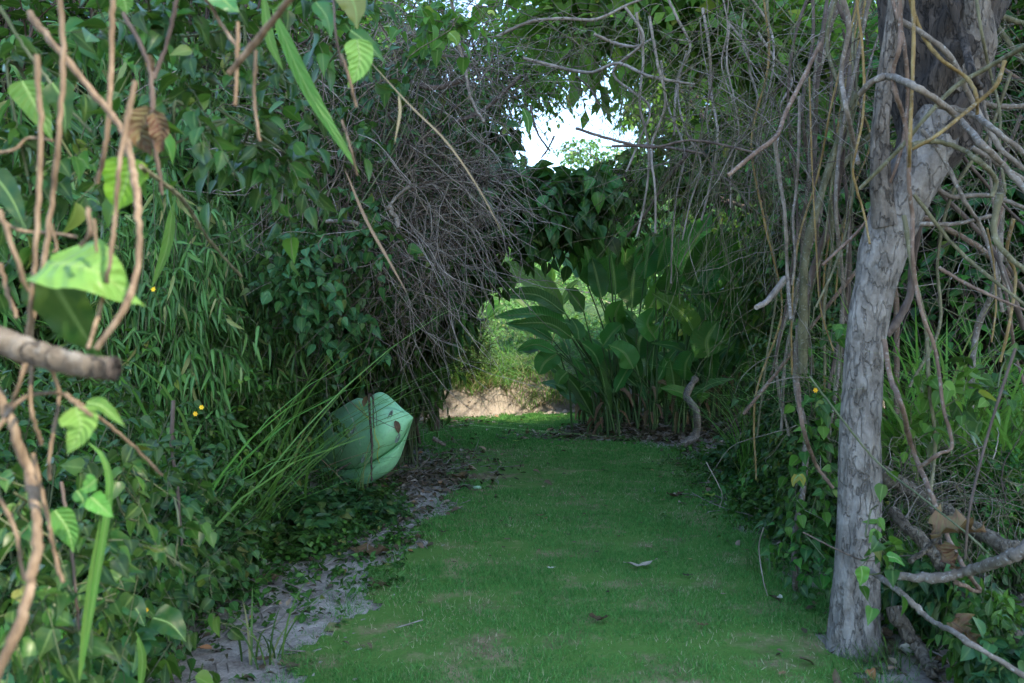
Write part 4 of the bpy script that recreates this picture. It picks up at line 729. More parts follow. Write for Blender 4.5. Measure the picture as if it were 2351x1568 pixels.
crown_tree('arch_tree', 'dark large-leaved tree arching from the left over the path', 'tree', None, (850, 9.6, 560), [
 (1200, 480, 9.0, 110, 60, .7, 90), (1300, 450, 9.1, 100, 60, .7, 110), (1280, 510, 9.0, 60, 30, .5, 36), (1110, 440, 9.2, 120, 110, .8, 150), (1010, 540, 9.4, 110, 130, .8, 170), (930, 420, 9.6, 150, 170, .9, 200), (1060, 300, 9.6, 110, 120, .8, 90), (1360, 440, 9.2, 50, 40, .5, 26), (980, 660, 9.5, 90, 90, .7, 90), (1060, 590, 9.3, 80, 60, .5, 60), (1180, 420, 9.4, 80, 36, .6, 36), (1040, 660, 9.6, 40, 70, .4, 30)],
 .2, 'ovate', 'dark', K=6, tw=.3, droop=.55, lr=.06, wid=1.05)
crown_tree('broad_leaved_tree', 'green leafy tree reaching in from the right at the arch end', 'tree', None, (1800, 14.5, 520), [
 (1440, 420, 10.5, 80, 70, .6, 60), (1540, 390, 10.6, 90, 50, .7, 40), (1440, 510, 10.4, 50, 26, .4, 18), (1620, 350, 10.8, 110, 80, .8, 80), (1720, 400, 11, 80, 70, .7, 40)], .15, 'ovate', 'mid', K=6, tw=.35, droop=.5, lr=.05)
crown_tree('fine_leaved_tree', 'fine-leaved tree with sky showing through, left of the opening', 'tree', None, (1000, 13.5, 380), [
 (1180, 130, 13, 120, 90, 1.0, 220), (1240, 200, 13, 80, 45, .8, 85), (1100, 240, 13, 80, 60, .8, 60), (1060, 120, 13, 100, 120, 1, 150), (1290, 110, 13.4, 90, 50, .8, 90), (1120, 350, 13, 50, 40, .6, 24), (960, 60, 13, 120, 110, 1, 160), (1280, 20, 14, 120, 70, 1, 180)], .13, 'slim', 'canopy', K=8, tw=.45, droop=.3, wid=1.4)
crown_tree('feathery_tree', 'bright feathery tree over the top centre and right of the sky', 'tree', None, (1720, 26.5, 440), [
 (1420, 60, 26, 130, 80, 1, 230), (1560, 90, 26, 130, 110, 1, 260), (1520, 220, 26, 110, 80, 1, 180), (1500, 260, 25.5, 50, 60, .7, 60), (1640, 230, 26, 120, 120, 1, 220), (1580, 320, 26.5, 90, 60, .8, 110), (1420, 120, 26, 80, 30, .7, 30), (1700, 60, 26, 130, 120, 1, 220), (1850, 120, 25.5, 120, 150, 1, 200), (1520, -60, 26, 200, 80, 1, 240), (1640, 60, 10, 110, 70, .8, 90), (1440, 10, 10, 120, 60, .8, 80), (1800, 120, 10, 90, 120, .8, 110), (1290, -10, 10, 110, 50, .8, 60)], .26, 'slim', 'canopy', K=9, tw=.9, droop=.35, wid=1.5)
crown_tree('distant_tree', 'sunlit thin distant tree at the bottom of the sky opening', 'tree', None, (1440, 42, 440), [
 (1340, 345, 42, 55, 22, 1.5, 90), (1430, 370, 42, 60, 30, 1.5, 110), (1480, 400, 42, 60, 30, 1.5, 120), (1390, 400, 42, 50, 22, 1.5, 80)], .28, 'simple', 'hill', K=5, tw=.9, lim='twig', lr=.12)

# ------------------------------------------------------------------ the pale forked trunk
def trunk_part(pts, widths, Y, mat, name, parent, sides=40, n=130, rough=.07, label=None, yo=0):
    W = [P(x, y, (Y if np.isscalar(Y) else Y[i])) for i, (x, y) in enumerate(pts)]; C = smooth_path(W, n)
    wd = np.interp(np.linspace(0, len(pts)-1, n), np.arange(len(pts)), widths)/FP*C[:, 1]*.5; m_ = MB(); tubes(m_, C[None], wd[None], sides, cap=True)
    X = m_.v[0].reshape(n, sides, 3); a = np.linspace(0, 6.283, sides, endpoint=False)[None]; s = np.linspace(0, np.linalg.norm(C[-1]-C[0]), n)[:, None]
    h = np.zeros((n, sides))
    for k in range(46):
        ka, ks = rng.integers(1, 13), rng.uniform(2, 34); h += np.sin(ka*a+ks*s+rng.uniform(0, 6.28))/(1+.10*ks+.12*ka)
    h = h/h.std(); h = np.where(h > .4, .4+(h-.4)*.4, h); h = np.maximum(h, -1.9)
    X = C[:, None]+(X-C[:, None])*(1+rough*h)[..., None]; m_.v[0] = X.reshape(-1, 3)
    return obj(name, m_.mesh(name, M[mat], parent.location), parent, label=label)
tb = P(1965, 1500, 3.85); tb[2] = Gz(tb[0], tb[1]); tr = thing('forked_tree', 'pale grey leaning trunk that forks under the hanging vines', 'tree', tb)
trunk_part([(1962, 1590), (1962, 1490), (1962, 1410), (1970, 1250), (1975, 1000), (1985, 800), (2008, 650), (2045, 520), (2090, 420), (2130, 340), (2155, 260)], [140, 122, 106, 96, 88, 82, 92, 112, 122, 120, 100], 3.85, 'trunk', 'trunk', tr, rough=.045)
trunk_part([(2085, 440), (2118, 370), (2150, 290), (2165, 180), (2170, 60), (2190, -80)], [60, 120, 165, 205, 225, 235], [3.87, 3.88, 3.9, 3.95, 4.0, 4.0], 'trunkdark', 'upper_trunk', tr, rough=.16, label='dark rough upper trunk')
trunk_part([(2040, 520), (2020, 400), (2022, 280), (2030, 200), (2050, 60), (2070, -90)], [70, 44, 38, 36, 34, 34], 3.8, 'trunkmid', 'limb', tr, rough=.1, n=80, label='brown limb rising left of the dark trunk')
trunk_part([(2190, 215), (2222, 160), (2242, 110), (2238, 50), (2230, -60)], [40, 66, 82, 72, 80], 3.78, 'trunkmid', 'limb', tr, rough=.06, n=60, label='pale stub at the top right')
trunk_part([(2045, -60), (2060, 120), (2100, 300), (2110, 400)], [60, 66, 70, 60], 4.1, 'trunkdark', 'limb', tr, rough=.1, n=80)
# leaves climbing beside the trunk
def climber(label, blobs, mat='mid', L=.075, tpl='heart', name='climbing_plant', K=5, tw=.2, grp='climbers on the right'):
    px, py, Y = blobs[0][:3]; o = P(px, py, Y); o[2] = Gz(o[0], o[1]); t = thing(name, label, 'plant', o, grp); fo = MB(); st = MB(); prev = P(*blobs[0][:3])
    for px, py, Y, r, n in blobs:
        c = P(px, py, Y); s = c+rdir(n)*rng.random((n, 1))**.5*r/FP*Y; spray(fo, s, norm(rdir(n)+np.array([0, -.3, .1])), tw*rng.uniform(.5, 1.3, n), K, L, tpl, .5, stem=st, sr=.0015)
        tubes(st, smooth_path([prev, (prev+c)/2+rng.normal(size=3)*.04, c], 8)[None], .004, 4); prev = c
    obj('foliage', fo.mesh('climber_foliage', M[mat], o), t); obj('stems', st.mesh('climber_stems', M['stem'], o), t)
climber('leafy climber between the thin sapling and the pale trunk', [(1880, 1000, 4.6, 50, 8), (1890, 920, 4.5, 45, 9), (1900, 1080, 4.5, 40, 8), (1930, 780, 4.7, 40, 7), (1860, 1180, 4.7, 60, 14)], 'mid', .075)
climber('rounded leaves on thin stems right of the trunk', [(2140, 880, 3.6, 50, 4), (2190, 920, 3.6, 50, 4), (2120, 980, 3.7, 40, 3)], 'bright', .075)
climber('dark rounded leaves near the right edge', [(2240, 850, 3.7, 50, 4), (2290, 890, 3.6, 40, 3), (2330, 800, 3.8, 40, 3)], 'blue', .08)
climber('few leaves in front of the lower pale trunk', [(2000, 1170, 3.4, 30, 2), (2010, 1220, 3.35, 34, 3), (2050, 1280, 3.3, 30, 2), (1975, 1320, 3.3, 22, 2)], 'mid', .075, K=3)
climber('leaves at the sapling foot by the lawn', [(1850, 1240, 4.6, 60, 16), (1900, 1290, 4.3, 50, 12)], 'mid', .07)
climber('heart leaves hanging in the upper arch', [(900, 200, 5.4, 60, 7), (880, 330, 5.3, 50, 5), (980, 120, 5.4, 60, 6), (820, 480, 5.2, 50, 7), (870, 560, 5.2, 60, 10)], 'blue', .09, grp='climbers on the arch')
climber('heart leaves climbing low in the twig tangle', [(740, 560, 5.3, 60, 16), (700, 640, 5.3, 70, 26), (760, 720, 5.6, 70, 26), (830, 800, 6.2, 70, 26)], 'blue', .085, grp='climbers on the arch')
climber('bright leaves over the top of the view', [(850, 30, 4.6, 70, 9), (1000, 20, 4.8, 80, 10), (1060, 60, 4.8, 30, 3), (760, 20, 4.4, 60, 8)], 'bright', .1, grp='climbers on the arch')

# ------------------------------------------------------------------ near plants at the left
NL = 'near stems at the left'
F1 = [
 ([(130, 60), (280, 240), (430, 430), (560, 600), (600, 750), (630, 950), (630, 1200), (570, 1400), (440, 1590)], (1.25, 1.05), 34, 'warm', 'thick warm brown stem curving down to the broken branch'),
 ([(620, 370), (570, 600), (540, 800), (525, 1000), (500, 1200), (460, 1400), (400, 1590)], (1.1, 1.05), 24, 'warm', 'thinner stem just left of the thick curving one'),
 ([(270, -30), (290, 250), (270, 600), (240, 900), (210, 1150), (160, 1400), (120, 1700)], 1.2, 27, 'warm', 'straight stem third from the left edge'),
 ([(515, -30), (510, 250), (490, 600), (445, 835)], 1.3, 26, 'warm', 'hanging stem with a sunlit blunt lower end'),
 ([(170, 250), (185, 600), (170, 1000), (150, 1300), (110, 1700)], 1.15, 27, 'warm', 'brown stem second from the left edge'),
 ([(0, 960), (60, 1140), (130, 1330)], 1.0, 24, 'warm', 'short sunlit stem slanting at the left edge'),
 ([(690, 330), (700, 600), (740, 890)], 1.4, 24, 'twigdark', 'dark stem behind the dead hanging leaf'),
 ([(700, 360), (760, 200), (815, -30)], 1.5, 22, 'twigdark', 'dark stem going up above the dead leaf'),
 ([(560, 60), (650, 220), (690, 340)], 1.5, 22, 'twigdark', 'dark twig slanting down to the dead leaf'),
 ([(1340, -30), (1200, 150), (1045, 335)], (1.2, 1.3), 34, 'warm', 'blurred pale stem slanting down at the top'),
 ([(1085, 100), (1080, 300), (1072, 480)], 1.35, 20, 'warm', 'thin thorn-like stem under the blurred pale stem'),
 ([(1165, 230), (1160, 450), (1185, 645)], 1.5, 18, 'warm', 'orange dry stem hanging right of the thorn-like one'),
 ([(640, 760), (800, 880), (870, 960), (960, 1100), (1100, 1260)], (1.3, 2.2), 18, 'vineolive', 'thin olive twig running down right from the curved stem'),
 ([(930, -30), (1010, 110), (1090, 230)], 1.6, 20, 'warm', 'brown stem slanting at the top left of centre'),
 ([(400, 950), (410, 1060), (370, 1120)], 1.05, 22, 'warm', 'short sunlit broken twig above the big leaf'),
 ([(430, 1000), (440, 1150)], 1.07, 16, 'warm', 'tiny sunlit twig beside the broken one'),
 ([(230, 1020), (260, 1130), (240, 1150)], 1.1, 14, 'warm', 'tiny crooked twig left of the big leaf'),
 ([(-20, 700), (70, 680), (130, 630), (240, 640)], 1.25, 16, 'warm', 'level crooked twig at the left edge'),
 ([(-20, 990), (90, 1050), (210, 1060), (350, 1080)], 1.2, 16, 'warm', 'level brown twig across the left stems'),
 ([(0, 30), (100, 200), (210, 350), (300, 480), (420, 600)], 1.6, 18, 'stem', 'green stem slanting down from the top left corner'),
 ([(0, 1200), (40, 1350), (80, 1450)], 1.2, 24, 'warm', 'dark stem at the left edge above the broken branch'),
 ([(1520, -20), (1530, 150), (1560, 300)], 1.8, 12, 'twigdark', 'dark stem carrying the pale leaf at the top'),
 ([(1560, 250), (1590, 350), (1625, 490)], 1.7, 16, 'warm', 'pale orange dry stem under the pale top leaf'),
 ([(1560, 550), (1600, 680), (1630, 800)], 1.8, 12, 'warm', 'thin orange dry stem hanging in front of the twig tangle'),
]
for pts, Y, wd, mat, lab in F1: cane(c1, pts, Y, wd, mat, 'stem', lab, 'stem', NL, taper=.8, jit=.03, knots=.1)
F2 = [
 ([(-20, 230), (60, 400), (130, 600), (170, 800), (150, 1050), (90, 1300), (-30, 1560)], (1.15, 1.0), 52, 'warm', 'thick brown stem bowing at the lower left edge'),
 ([(150, 520), (210, 780), (250, 980), (290, 1110)], 1.2, 20, 'warm', 'thin brown stem right of the thick bowing one'),
 ([(-20, 420), (80, 290), (170, 250), (300, 255), (440, 350), (600, 480), (740, 620)], (1.0, 1.5), 18, 'warm', 'brown twig arching right under the broken branch'),
 ([(-20, 700), (70, 870), (110, 1100)], 1.1, 20, 'warm', 'thin brown stem left of the thick bowing one'),
 ([(300, 250), (380, 320), (420, 350)], 1.0, 22, 'warm', 'sunlit torn twig tip above the heart leaf'),
 ([(280, 650), (320, 900), (350, 1200), (370, 1450)], 1.6, 16, 'twigdark', 'thin dark stem among the low leaves'),
 ([(790, 280), (785, 500), (810, 680), (830, 940)], 3.2, 18, 'twigdark', 'dark hanging stick in front of the creepers'),
 ([(120, 80), (90, 200), (50, 300)], 1.1, 20, 'warm', 'brown stem going down from the broken branch, nearest the edge'),
 ([(150, 80), (140, 300), (190, 480)], 1.15, 18, 'warm', 'brown stem going straight down from the broken branch'),
 ([(210, 90), (270, 250), (230, 500), (225, 640)], 1.2, 17, 'warm', 'pale stem going down right from the broken branch'),
]
for pts, Y, wd, mat, lab in F2: cane(c2, pts, Y, wd, mat, 'stem', lab, 'stem', NL, taper=.85, jit=.03, knots=.1)
bo = thing('broken_branch', 'thick brown broken branch with a dark cut end at the left', 'branch', P(-40, 790, 1.0))
W = [P(*c2(p), 1.0) for p in [(-120, -40), (60, 30), (200, 75), (330, 110), (440, 130), (520, 135)]]; C = smooth_path(W, 50); m_ = MB()
wd = np.interp(np.linspace(0, 5, 50), range(6), [130, 125, 115, 112, 105, 112])*.5035/FP*.5; tubes(m_, C[None], (wd*(1+.05*np.sin(np.arange(50)*1.1)+.03*rng.normal(size=50)))[None], 20, cap=False)
obj('branch', m_.mesh('branch', M['log'], bo.location), bo)
e = C[-1]; T = norm(C[-1]-C[-3]); m_ = MB(); tubes(m_, np.stack([e-T*.002, e+T*.004, e+T*.001, e-T*.004])[None], (wd[-1]*np.array([1.02, .97, .6, .01]))[None], 18); obj('cut_end', m_.mesh('cut_end', M['trunkdark'], bo.location), bo, label='dark rotten cut end')
def bigleaf(cv, b, mid, t, wpx, Y, mat, label, name='large_leaf', prof='heart', face=(0, -1, .5), fold=.2, wav=.05, tw=0, rnd=None, dz=(0, 0, 0), grp='large leaves near the camera'):
    W = [P(*cv(p), Y+d) for p, d in zip((b, mid, t), dz)]; m_ = MB(); leaf_surf(m_, W, wpx*.5035/FP*Y*.5, face, prof, fold, wav, n=17, rnd=rnd, twist=tw)
    C = smooth_path(W, 9); tubes(m_, (C+norm(np.asarray(face, float))*-.0004)[None], np.linspace(.0012, .0003, 9)[None]*Y, 4, m=1)
    tag(obj(name, m_.mesh(name, [M[mat], M['brownrib' if mat in ('brownleaf', 'paleleaf') else 'rib']], W[0]), loc=W[0]), label, 'leaf', grp)
bigleaf(c1, (215, 1195), (430, 1235), (660, 1400), 330, 1.12, 'big', 'big light green folded leaf held level at the left', face=(.2, -1, .8), fold=.1, dz=(0, -.04, .02), rnd=.9)
bigleaf(c1, (225, 1240), (310, 1400), (470, 1660), 330, 1.16, 'mid', 'dark green leaf hanging below the big light one', face=(-.2, -1, .1), rnd=0, dz=(0, .02, .05))
bigleaf(c1, (600, 720), (570, 850), (520, 980), 270, 1.35, 'backlit', 'yellow green backlit leaf behind the curved stem', face=(-.4, -1, -.3), rnd=.8)
bigleaf(c2, (345, 310), (370, 410), (305, 525), 160, 1.1, 'big', 'light green heart leaf pointing down under the broken branch', face=(.2, -1, .5), rnd=1, fold=.3)
bigleaf(c2, (395, 290), (470, 310), (575, 405), 90, 1.15, 'big', 'curled green leaf right of the heart leaf', face=(.1, -.6, 1), rnd=.2)
bigleaf(c2, (440, 640), (405, 670), (365, 690), 90, 1.3, 'big', 'small green leaf on the left grass stem', rnd=.4)
bigleaf(c2, (410, 715), (460, 760), (520, 815), 95, 1.3, 'big', 'second small green leaf lower on the grass stem', rnd=.5)
bigleaf(c2, (350, 690), (380, 740), (360, 770), 60, 1.35, 'mid', 'small dark leaf between the two grass stem leaves', rnd=.5)
bigleaf(c2, (250, 780), (310, 870), (335, 970), 120, 1.4, 'big', 'long green leaf hanging lower left', rnd=.2)
bigleaf(c2, (700, 1270), (780, 1300), (850, 1380), 150, 2.3, 'blue', 'broad bluish leaf near the sand at the lower left', face=(0, -.6, 1), rnd=.6)
bigleaf(c2, (560, 1200), (620, 1230), (660, 1310), 110, 2.2, 'blue', 'broad bluish leaf left of the sand', face=(0, -.6, 1), rnd=.4)
bigleaf(c1, (100, 370), (160, 480), (240, 640), 150, 1.5, 'big', 'blurred green leaf with a brown tip at the left edge', face=(.5, -1, .1), rnd=.1)
bigleaf(c1, (240, 380), (290, 470), (300, 620), 130, 1.5, 'mid', 'dark blurred leaf overlapping the brown-tipped one', rnd=.2)
bigleaf(c1, (-40, 780), (50, 900), (120, 1050), 120, 1.4, 'blue', 'dark blue green leaf cut by the left edge', rnd=.1)
bigleaf(c1, (975, -60), (1030, 10), (1090, 60), 130, 1.6, 'blue', 'bluish rounded leaf at the top edge', rnd=.9)
bigleaf(c1, (540, -60), (570, 10), (580, 65), 110, 1.6, 'big', 'green leaf cut by the top edge', rnd=.2)
bigleaf(c1, (1440, 10), (1490, 80), (1510, 175), 90, 1.8, 'blue', 'pale bluish leaf at the top', face=(.3, -1, .4), rnd=.9)
bigleaf(c3, (0, -60), (50, 30), (60, 130), 140, 1.8, 'blue', 'large pale bluish leaf hanging at the top', face=(-.2, -1, .6), rnd=1)
bigleaf(c3, (60, 180), (70, 290), (20, 400), 130, 1.7, 'big', 'mottled light green leaf below the pale bluish one', face=(.3, -1, .2), rnd=1)
bigleaf(c3, (30, 140), (110, 200), (190, 290), 80, 1.8, 'mid', 'dark green leaf right of the mottled one', rnd=.3)
bigleaf(c3, (480, 150), (510, 180), (515, 210), 60, 3, 'bright', 'small bright leaf hanging at the top centre', rnd=.9)
bigleaf(c3, (815, 495), (840, 550), (842, 615), 44, 5.8, 'bright', 'single long green leaf hanging against the sky', prof='oval', rnd=.4)
bigleaf(c3, (655, 60), (675, 55), (692, 75), 22, 5, 'yellowgreen', 'small yellow orange leaf at the top of the arch', rnd=.4)
bigleaf(c6, (825, 1035), (830, 1080), (820, 1125), 70, 3.2, 'mid', 'rounded green leaf in front of the trunk foot', rnd=.9, grp=None)
bigleaf(c6, (940, 990), (985, 1000), (1025, 1035), 46, 3.2, 'mid', 'oval green leaf right of the lower trunk', rnd=.8, grp=None)
bigleaf(c6, (540, 620), (520, 645), (515, 675), 34, 4.4, 'bright', 'left one of a pair of pale leaf tips on the sapling', rnd=1, grp=None)
bigleaf(c6, (542, 620), (560, 640), (562, 670), 34, 4.4, 'bright', 'right one of a pair of pale leaf tips on the sapling', rnd=1, grp=None)
bigleaf(c6, (1140, 890), (1250, 880), (1400, 880), 170, 3.2, 'brownleaf', 'large curled brown dead leaf lying on the logs', name='dead_leaf', face=(0, -.7, 1), fold=.9, wav=.2, rnd=.5, prof='oval', tw=.8, grp=None)
bigleaf(c6, (1170, 930), (1210, 1000), (1260, 1050), 120, 3.25, 'brownleaf', 'orange brown dead leaf hanging under the large curled one', name='dead_leaf', fold=.7, wav=.2, rnd=.3, prof='oval', tw=.6, grp=None)
bigleaf(c6, (1240, 1290), (1310, 1340), (1390, 1410), 150, 3.2, 'brownleaf', 'flat brown dead leaf on the ground under the pale pole', name='dead_leaf', face=(0, -.7, 1), fold=.35, wav=.2, rnd=.4, prof='oval', grp=None)
bigleaf(c1, (690, 490), (640, 590), (690, 710), 130, 1.35, 'brownleaf', 'left half of the withered brown leaf hanging from the dark stem', name='dead_leaf', prof='oval', fold=.6, wav=.12, rnd=.15, grp=None)
bigleaf(c1, (700, 500), (735, 600), (730, 700), 90, 1.33, 'brownleaf', 'right half of the withered brown leaf hanging from the dark stem', name='dead_leaf', prof='oval', fold=.6, wav=.12, rnd=.3, grp=None)
bigleaf(c1, (680, 250), (690, 300), (700, 345), 40, 1.5, 'brownleaf', 'small withered brown leaf above the big withered one', name='dead_leaf', prof='oval', fold=.5, wav=.1, rnd=.2, grp=None)
# broad near grass blades
def nearblade(cv, pts, wpx, Y, mat, label):
    W = [P(*cv(p), Y) for p in pts]; m_ = MB(); leaf_surf(m_, W, wpx*.5035/FP*Y*.5, (.3, -1, .4), 'oval', .3, .02, n=20, rnd=.4); tag(obj('long_grass', m_.mesh('long_grass', M[mat]), None), label, 'grass blade', 'broad grass blades')
nearblade(c1, [(1240, 40), (1400, 400), (1640, 790)], 70, 1.9, 'big', 'broad green blade slanting down at the top left of the arch')
nearblade(c1, [(1200, -40), (1230, 180), (1290, 320)], 46, 1.8, 'big', 'pale broad blade left of the long slanting one')
nearblade(c1, [(790, 930), (760, 1130), (690, 1320)], 46, 2.3, 'big', 'upright green blade right of the big folded leaf')
nearblade(c2, [(365, 1560), (440, 1100), (500, 700), (470, 540), (400, 470)], 34, 1.5, 'big', 'long green blade bending over at the lower left')
nearblade(c2, [(360, 1560), (410, 1150), (460, 800)], 30, 1.5, 'big', 'straight green blade beside the bending one')
nearblade(c2, [(640, 1600), (650, 1450), (620, 1330)], 36, 1.9, 'big', 'short green blade at the bottom edge left')
nearblade(c3, [(110, 270), (300, 480), (470, 650), (620, 870), (730, 1080)], 9, 2.2, 'straw', 'long pale grass stalk slanting across the twig tangle')
nearblade(c3, [(0, 760), (100, 1000), (200, 1180), (290, 1340)], 14, 2.4, 'straw', 'second pale grass stalk lower in the tangle')
nearblade(c3, [(250, 430), (255, 520), (230, 660)], 14, 2.2, 'straw', 'short blurred grass head at the left of the tangle')
# dark leafy twigs hanging over the hedge at the left, nearer than the hedge
climber('dark leaf twig hanging beside the dead leaf', [(420, 240, 1.9, 60, 5), (400, 330, 1.9, 50, 4), (450, 290, 1.9, 40, 3)], 'dark', .07, 'ovate', grp='twigs hanging over the left hedge')
climber('dark green feathery twig hanging over the left hedge', [(560, 330, 2.4, 60, 8), (630, 360, 2.4, 60, 8), (670, 400, 2.5, 40, 5), (500, 250, 2.3, 60, 6)], 'dark', .07, 'ovate', grp='twigs hanging over the left hedge')
climber('leafy twig across the top left', [(350, 60, 2.2, 90, 10), (450, 110, 2.2, 90, 10), (250, 40, 2.2, 80, 8), (560, 60, 2.4, 90, 9), (640, 150, 2.5, 80, 7)], 'dark', .07, 'ovate', grp='twigs hanging over the left hedge')
climber('leafy twig with broad leaves at the top left of the arch', [(720, 40, 2.6, 80, 8), (790, 100, 2.7, 60, 5), (690, 240, 2.8, 60, 5)], 'dark', .08, 'ovate', grp='twigs hanging over the left hedge')
climber('leaves behind the near stems at the left edge', [(60, 300, 2.0, 80, 8), (80, 480, 2.0, 80, 9), (40, 150, 2.0, 80, 8), (200, 400, 2.1, 60, 6)], 'dark', .07, 'ovate', grp='twigs hanging over the left hedge')
climber('low leaves at the lower left edge', [(60, 1150, 1.6, 80, 9), (140, 1250, 1.7, 80, 10), (60, 1380, 1.6, 80, 10), (170, 1450, 1.8, 80, 10), (260, 1380, 2.0, 70, 9)], 'dark', .05, 'heart', grp='low leaves at the left')
climber('low leaves in the middle of the left hedge foot', [(330, 1200, 2.3, 90, 14), (260, 1080, 2.2, 80, 12), (400, 1300, 2.6, 80, 12), (380, 1080, 2.8, 80, 14)], 'dark', .055, 'heart', grp='low leaves at the left')

# ------------------------------------------------------------------ things on the ground
def fallen(px, py, Lpx, mat, label, curl=.4, ang=None, rnd=None, prof='oval', wr=.34, grp='fallen leaves on the lawn', name='fallen_leaf', up=.026):
    Y = CZ*FP/(py-784); 
    for _ in range(3): z = Gz((px-1175.5)/FP*Y, Y); Y = (CZ-z)*FP/(py-784)
    c = np.array([(px-1175.5)/FP*Y, Y, z+up+.004]); L = Lpx/FP*Y; a = rng.uniform(0, 6.28) if ang is None else math.radians(ang); d = np.array([math.cos(a), math.sin(a), 0])*L/2
    m_ = MB(); leaf_surf(m_, [c-d+[0, 0, curl*L*.3], c, c+d+[0, 0, curl*L*.35]], L*wr, (0, 0, 1), prof, .35*curl+.1, .1, n=9, rnd=rnd)
    return tag(obj(name, m_.mesh(name, M[mat], c), loc=c), label, 'leaf', grp)
for a in [(1550, 1147, 46, 'brownleaf', 'dark brown curled leaf on the lawn at the middle right', .7, 20, .1), (1636, 1145, 48, 'yellowgreen', 'yellow green fallen leaf beside the dark curled one', .2, 5, 0), (1470, 1310, 84, 'paleleaf', 'long pale withered leaf in the middle of the lawn', .5, 12, 0),
          (1374, 1437, 50, 'brownleaf', 'brown curled leaf near the bottom centre', .8, -20, .05), (1240, 1192, 22, 'brownleaf', 'small reddish leaf in the middle of the lawn', .5, 10, .4), (1265, 1314, 20, 'paleleaf', 'small pale leaf left of the long withered one', .3, 0, 1),
          (1395, 1371, 16, 'litter', 'tiny dark leaf below the long pale one', .5, 60, 0), (1577, 1332, 26, 'litter', 'dark little leaf right of the long pale one', .4, -10, 0), (1614, 1448, 28, 'brownleaf', 'reddish brown leaf near the bottom right of the lawn', .3, 0, .3),
          (1018, 1231, 22, 'litter', 'dark crumpled leaf on the left of the lawn', .7, 0, .1), (1490, 1265, 14, 'brownleaf', 'tiny orange leaf behind the long pale one', .3, 0, .95), (1796, 1560, 24, 'brownleaf', 'pale orange leaf at the bottom edge', .2, 30, .97),
          (1563, 1060, 26, 'paleleaf', 'pale leaf on the lawn below the heliconias', .3, 0, .3), (1480, 1068, 14, 'brownleaf', 'small brown leaf on the lawn behind the middle', .3, 0, .5), (1583, 1113, 14, 'brownleaf', 'small brown leaf behind the dark curled one', .3, 0, .2),
          (1693, 1155, 26, 'paleleaf', 'pale curled leaf at the right edge of the lawn', .5, 0, .5), (1660, 1375, 14, 'brownleaf', 'tiny orange leaf on the right of the lawn', .3, 0, .9), (1713, 1272, 16, 'brownleaf', 'small brown leaf at the right of the lawn', .3, 0, .6),
          (1165, 1247, 20, 'litter', 'dry twig-like leaf left of the small reddish one', .3, 0, .7), (1185, 1017, 14, 'yellowgreen', 'small yellow leaf on the shaded part of the far lawn', .3, 0, 1), (965, 1395, 14, 'litter', 'tiny dark leaf on the left of the lawn near the sand', .3, 0, .1),
          (1043, 1300, 14, 'brownleaf', 'tiny reddish leaf on the left of the lawn', .3, 0, .3), (1790, 1385, 26, 'paleleaf', 'white torn leaf near the sapling foot', .6, 60, 1), (1730, 1248, 12, 'brownleaf', 'tiny brown leaf near the right lawn edge', .3, 0, .3)]:
    fallen(a[0], a[1], a[2], a[3], a[4], a[5], a[6], a[7], wr=.13 if a[2] > 80 else .26)
for a in [(620, 1342, 60, 'brownleaf', 'pinkish brown curled leaf on the sand at the left', .5, 20, .75), (850, 1280, 110, 'brownleaf', 'long dry leaf on the sand edge left of the lawn', .3, -10, .5), (750, 1265, 70, 'litter', 'grey dry leaf left of the long dry one', .4, 10, .7), (868, 1355, 50, 'brownleaf', 'dark reddish twig leaf at the lawn edge', .2, 20, .2),
          (505, 1395, 50, 'brownleaf', 'pale brown leaf on the sand further left', .3, -20, .8), (360, 1475, 60, 'brownleaf', 'brown leaf half under the blue green leaves', .3, 10, .4), (2090, 1510, 70, 'paleleaf', 'white torn leaf at the foot of the logs', .5, 70, 1), (2240, 1440, 60, 'brownleaf', 'tan leaf between the logs', .3, 0, .6), (605, 1528, 40, 'brownleaf', 'pink dry leaf by the grass tuft on the sand', .3, 0, .8),
          (2030, 1470, 60, 'brownleaf', 'brown leaf right of the trunk foot', .3, 50, .5), (1750, 1180, 40, 'paleleaf', 'pale curled leaf under the plants on the right', .6, 30, .2), (2190, 1540, 90, 'brownleaf', 'large brown leaf at the bottom right corner', .4, 0, .45), (960, 1090, 26, 'brownleaf', 'orange leaf in the litter by the kayak', .4, 0, .95), (1055, 1105, 50, 'brownleaf', 'curled brown leaf at the tip of the litter by the lawn', .8, 50, .35)]:
    fallen(a[0], a[1], a[2], a[3], a[4], a[5], a[6], a[7], grp='fallen leaves off the lawn')
for k in range(100):
    px, py = rng.uniform(1000, 1350), rng.uniform(948, 1010)
    if k >= 34: px, py = rng.uniform(1050, 1650), rng.uniform(1010, 1300)
    x, y = (px-1175.5)*CZ/(py-784), CZ*FP/(py-784)
    if not inpoly(np.array([[x, y]]))[0]: continue
    fallen(px, py, rng.uniform(7, 13), (mm_ := rng.choice(['brownleaf', 'paleleaf', 'litter', 'yellowgreen'] if k < 34 else ['brownleaf', 'litter', 'brownleaf'])), 'tiny '+{'brownleaf': 'brown', 'paleleaf': 'pale', 'litter': 'dark', 'yellowgreen': 'yellow'}[mm_]+' leaf on the '+('bright far bend of the lawn' if k < 34 else 'far part of the middle lawn' if py < 1110 else 'near part of the middle lawn' if py > 1210 else 'centre of the lawn')+(', left side' if px < 1200 else ', right side' if px > 1400 else ', middle'), .3, grp='tiny leaves on the far bend' if k < 34 else 'tiny leaves on the middle lawn', up=.03)
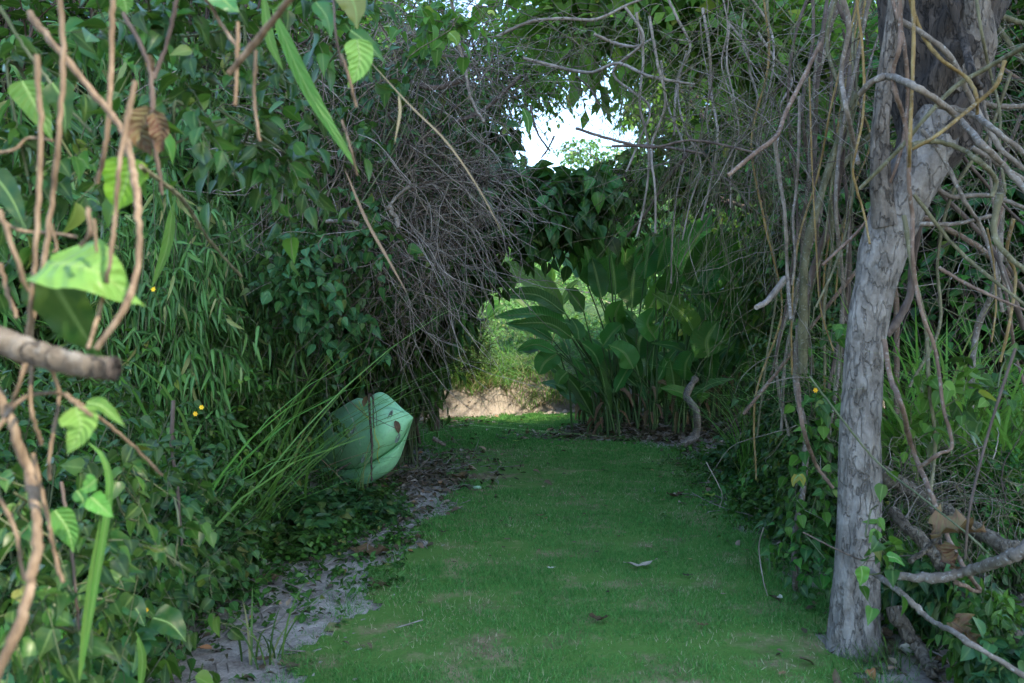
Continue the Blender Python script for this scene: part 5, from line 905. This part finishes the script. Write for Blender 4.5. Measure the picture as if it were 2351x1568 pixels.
def stone(px, py, Lpx, mat, label, flat=.6):
    Y = CZ*FP/(py-784); c = np.array([(px-1175.5)/FP*Y, Y, Gz((px-1175.5)/FP*Y, Y)]); r = Lpx/FP*Y/2; th = np.linspace(0, math.pi, 9)[:, None]; ph = np.linspace(0, 6.283, 13)[:-1][None]
    X = np.stack([np.sin(th)*np.cos(ph), np.sin(th)*np.sin(ph)*.8, np.cos(th)*flat+0*ph], -1); nz = 1+.12*np.sin(3*X[..., 0:1]+2)*np.cos(4*X[..., 1:2]+px)+.08*np.sin(6*X[..., 2:3]); X = c+X*r*nz+np.array([0, 0, r*flat*.6])
    m_ = MB(); i = np.arange(8)[:, None]*12; j = np.arange(12)[None]; m_.add(X, np.stack([i+j, i+(j+1) % 12, i+12+(j+1) % 12, i+12+j], -1).reshape(-1, 4)); tag(obj('stone', m_.mesh('stone', M[mat], c), loc=c), label, 'stone', 'stones by the path')
def flatmat(name, c, r=.8):
    m, t, b, o = newmat(name); n_ = noise(t, 40, 4, coord(t)); t.links.new(mix(t, n_, tuple(.7*x for x in c), c), b.inputs['Base Color']); b.inputs['Roughness'].default_value = r; M[name] = m
flatmat('shell_white', (.62, .58, .5)); flatmat('stone_pink', (.42, .3, .26)); flatmat('pale_green_shell', (.35, .55, .35))
stone(552, 1245, 34, 'shell_white', 'whitish stone among the low leaves at the left'); stone(877, 1246, 24, 'stone_pink', 'pinkish stone at the left lawn edge'); stone(1096, 1122, 19, 'pale_green_shell', 'pale green round fruit on the lawn near the kayak')
# stick leaning on the kayak, twigs in the litter, yellow flowers
cane(c8, [(900, 360), (905, 520), (920, 700), (932, 900), (925, 1050), (930, 1220)], 7.75, 26, 'twigdark', 'stick', 'dark upright stick in front of the kayak', 'stick', None, scale=.2324, knots=.1)
cane(c8, [(920, 365), (940, 420), (945, 600), (950, 700)], 7.8, 16, 'twigdark', 'stick', 'thinner dark stick hanging beside the upright one', 'stick', None, scale=.2324)
cane(c8, [(580, 1130), (640, 1090), (725, 1045)], 7.6, 30, 'twigdark', 'stick', 'dark broken stick poking out left of the kayak', 'stick', None, scale=.2324, taper=.4)
cane(c8, [(1530, 800), (1660, 870)], 9.6, 40, 'vine', 'stick', 'short pale stick at the far edge of the litter', 'stick', None, scale=.2324)
cane(c8, [(40, 750), (250, 880), (420, 1000), (700, 1270)], 7.2, 11, 'warm', 'dry_stalk', 'pale dry stalk slanting down left of the kayak', 'stalk', 'dry stalks left of the kayak', scale=.2324)
cane(c8, [(330, 1140), (600, 1030), (900, 935)], 7.4, 8, 'warm', 'dry_stalk', 'thin dry stalk crossing in front of the kayak', 'stalk', 'dry stalks left of the kayak', scale=.2324)
cane(c8, [(30, 1000), (60, 880), (140, 700)], 7.2, 10, 'warm', 'dry_stalk', 'short dry stalk leftmost beside the kayak', 'stalk', 'dry stalks left of the kayak', scale=.2324)
for k, (px, py, Y, lab) in enumerate([(352, 664, 3.0, 'yellow flower on the left hedge below the big leaf'), (463, 935, 4.0, 'yellow flower in the middle of the left hedge'), (449, 950, 4.0, 'yellow flower just left of the middle one'), (262, 1499, 2.1, 'yellow flower at the bottom left'), (336, 1400, 2.5, 'yellow flower above the bottom left one'), (1872, 896, 4.4, 'yellow flower by the vines left of the trunk')]):
    c = P(px, py, Y); t = thing('yellow_flower', lab, 'flower', c, 'yellow flowers'); m_ = MB(); a = np.arange(6)*1.047; d = np.stack([np.cos(a), -.3+0*a, np.sin(a)], 1); r = .0034*Y
    leaves(m_, np.tile(c, (6, 1)), d, np.tile([0, -1, .2], (6, 1)), r, 'simple', 1.6); obj('petals', m_.mesh('petals', M['petal'], c), t)
    m_ = MB(); tubes(m_, smooth_path([c, c+[.01, .03, -.06], c+[.0, .06, -.16]], 6)[None], .0015, 4); obj('stalk', m_.mesh('stalk', M['stem'], c), t)
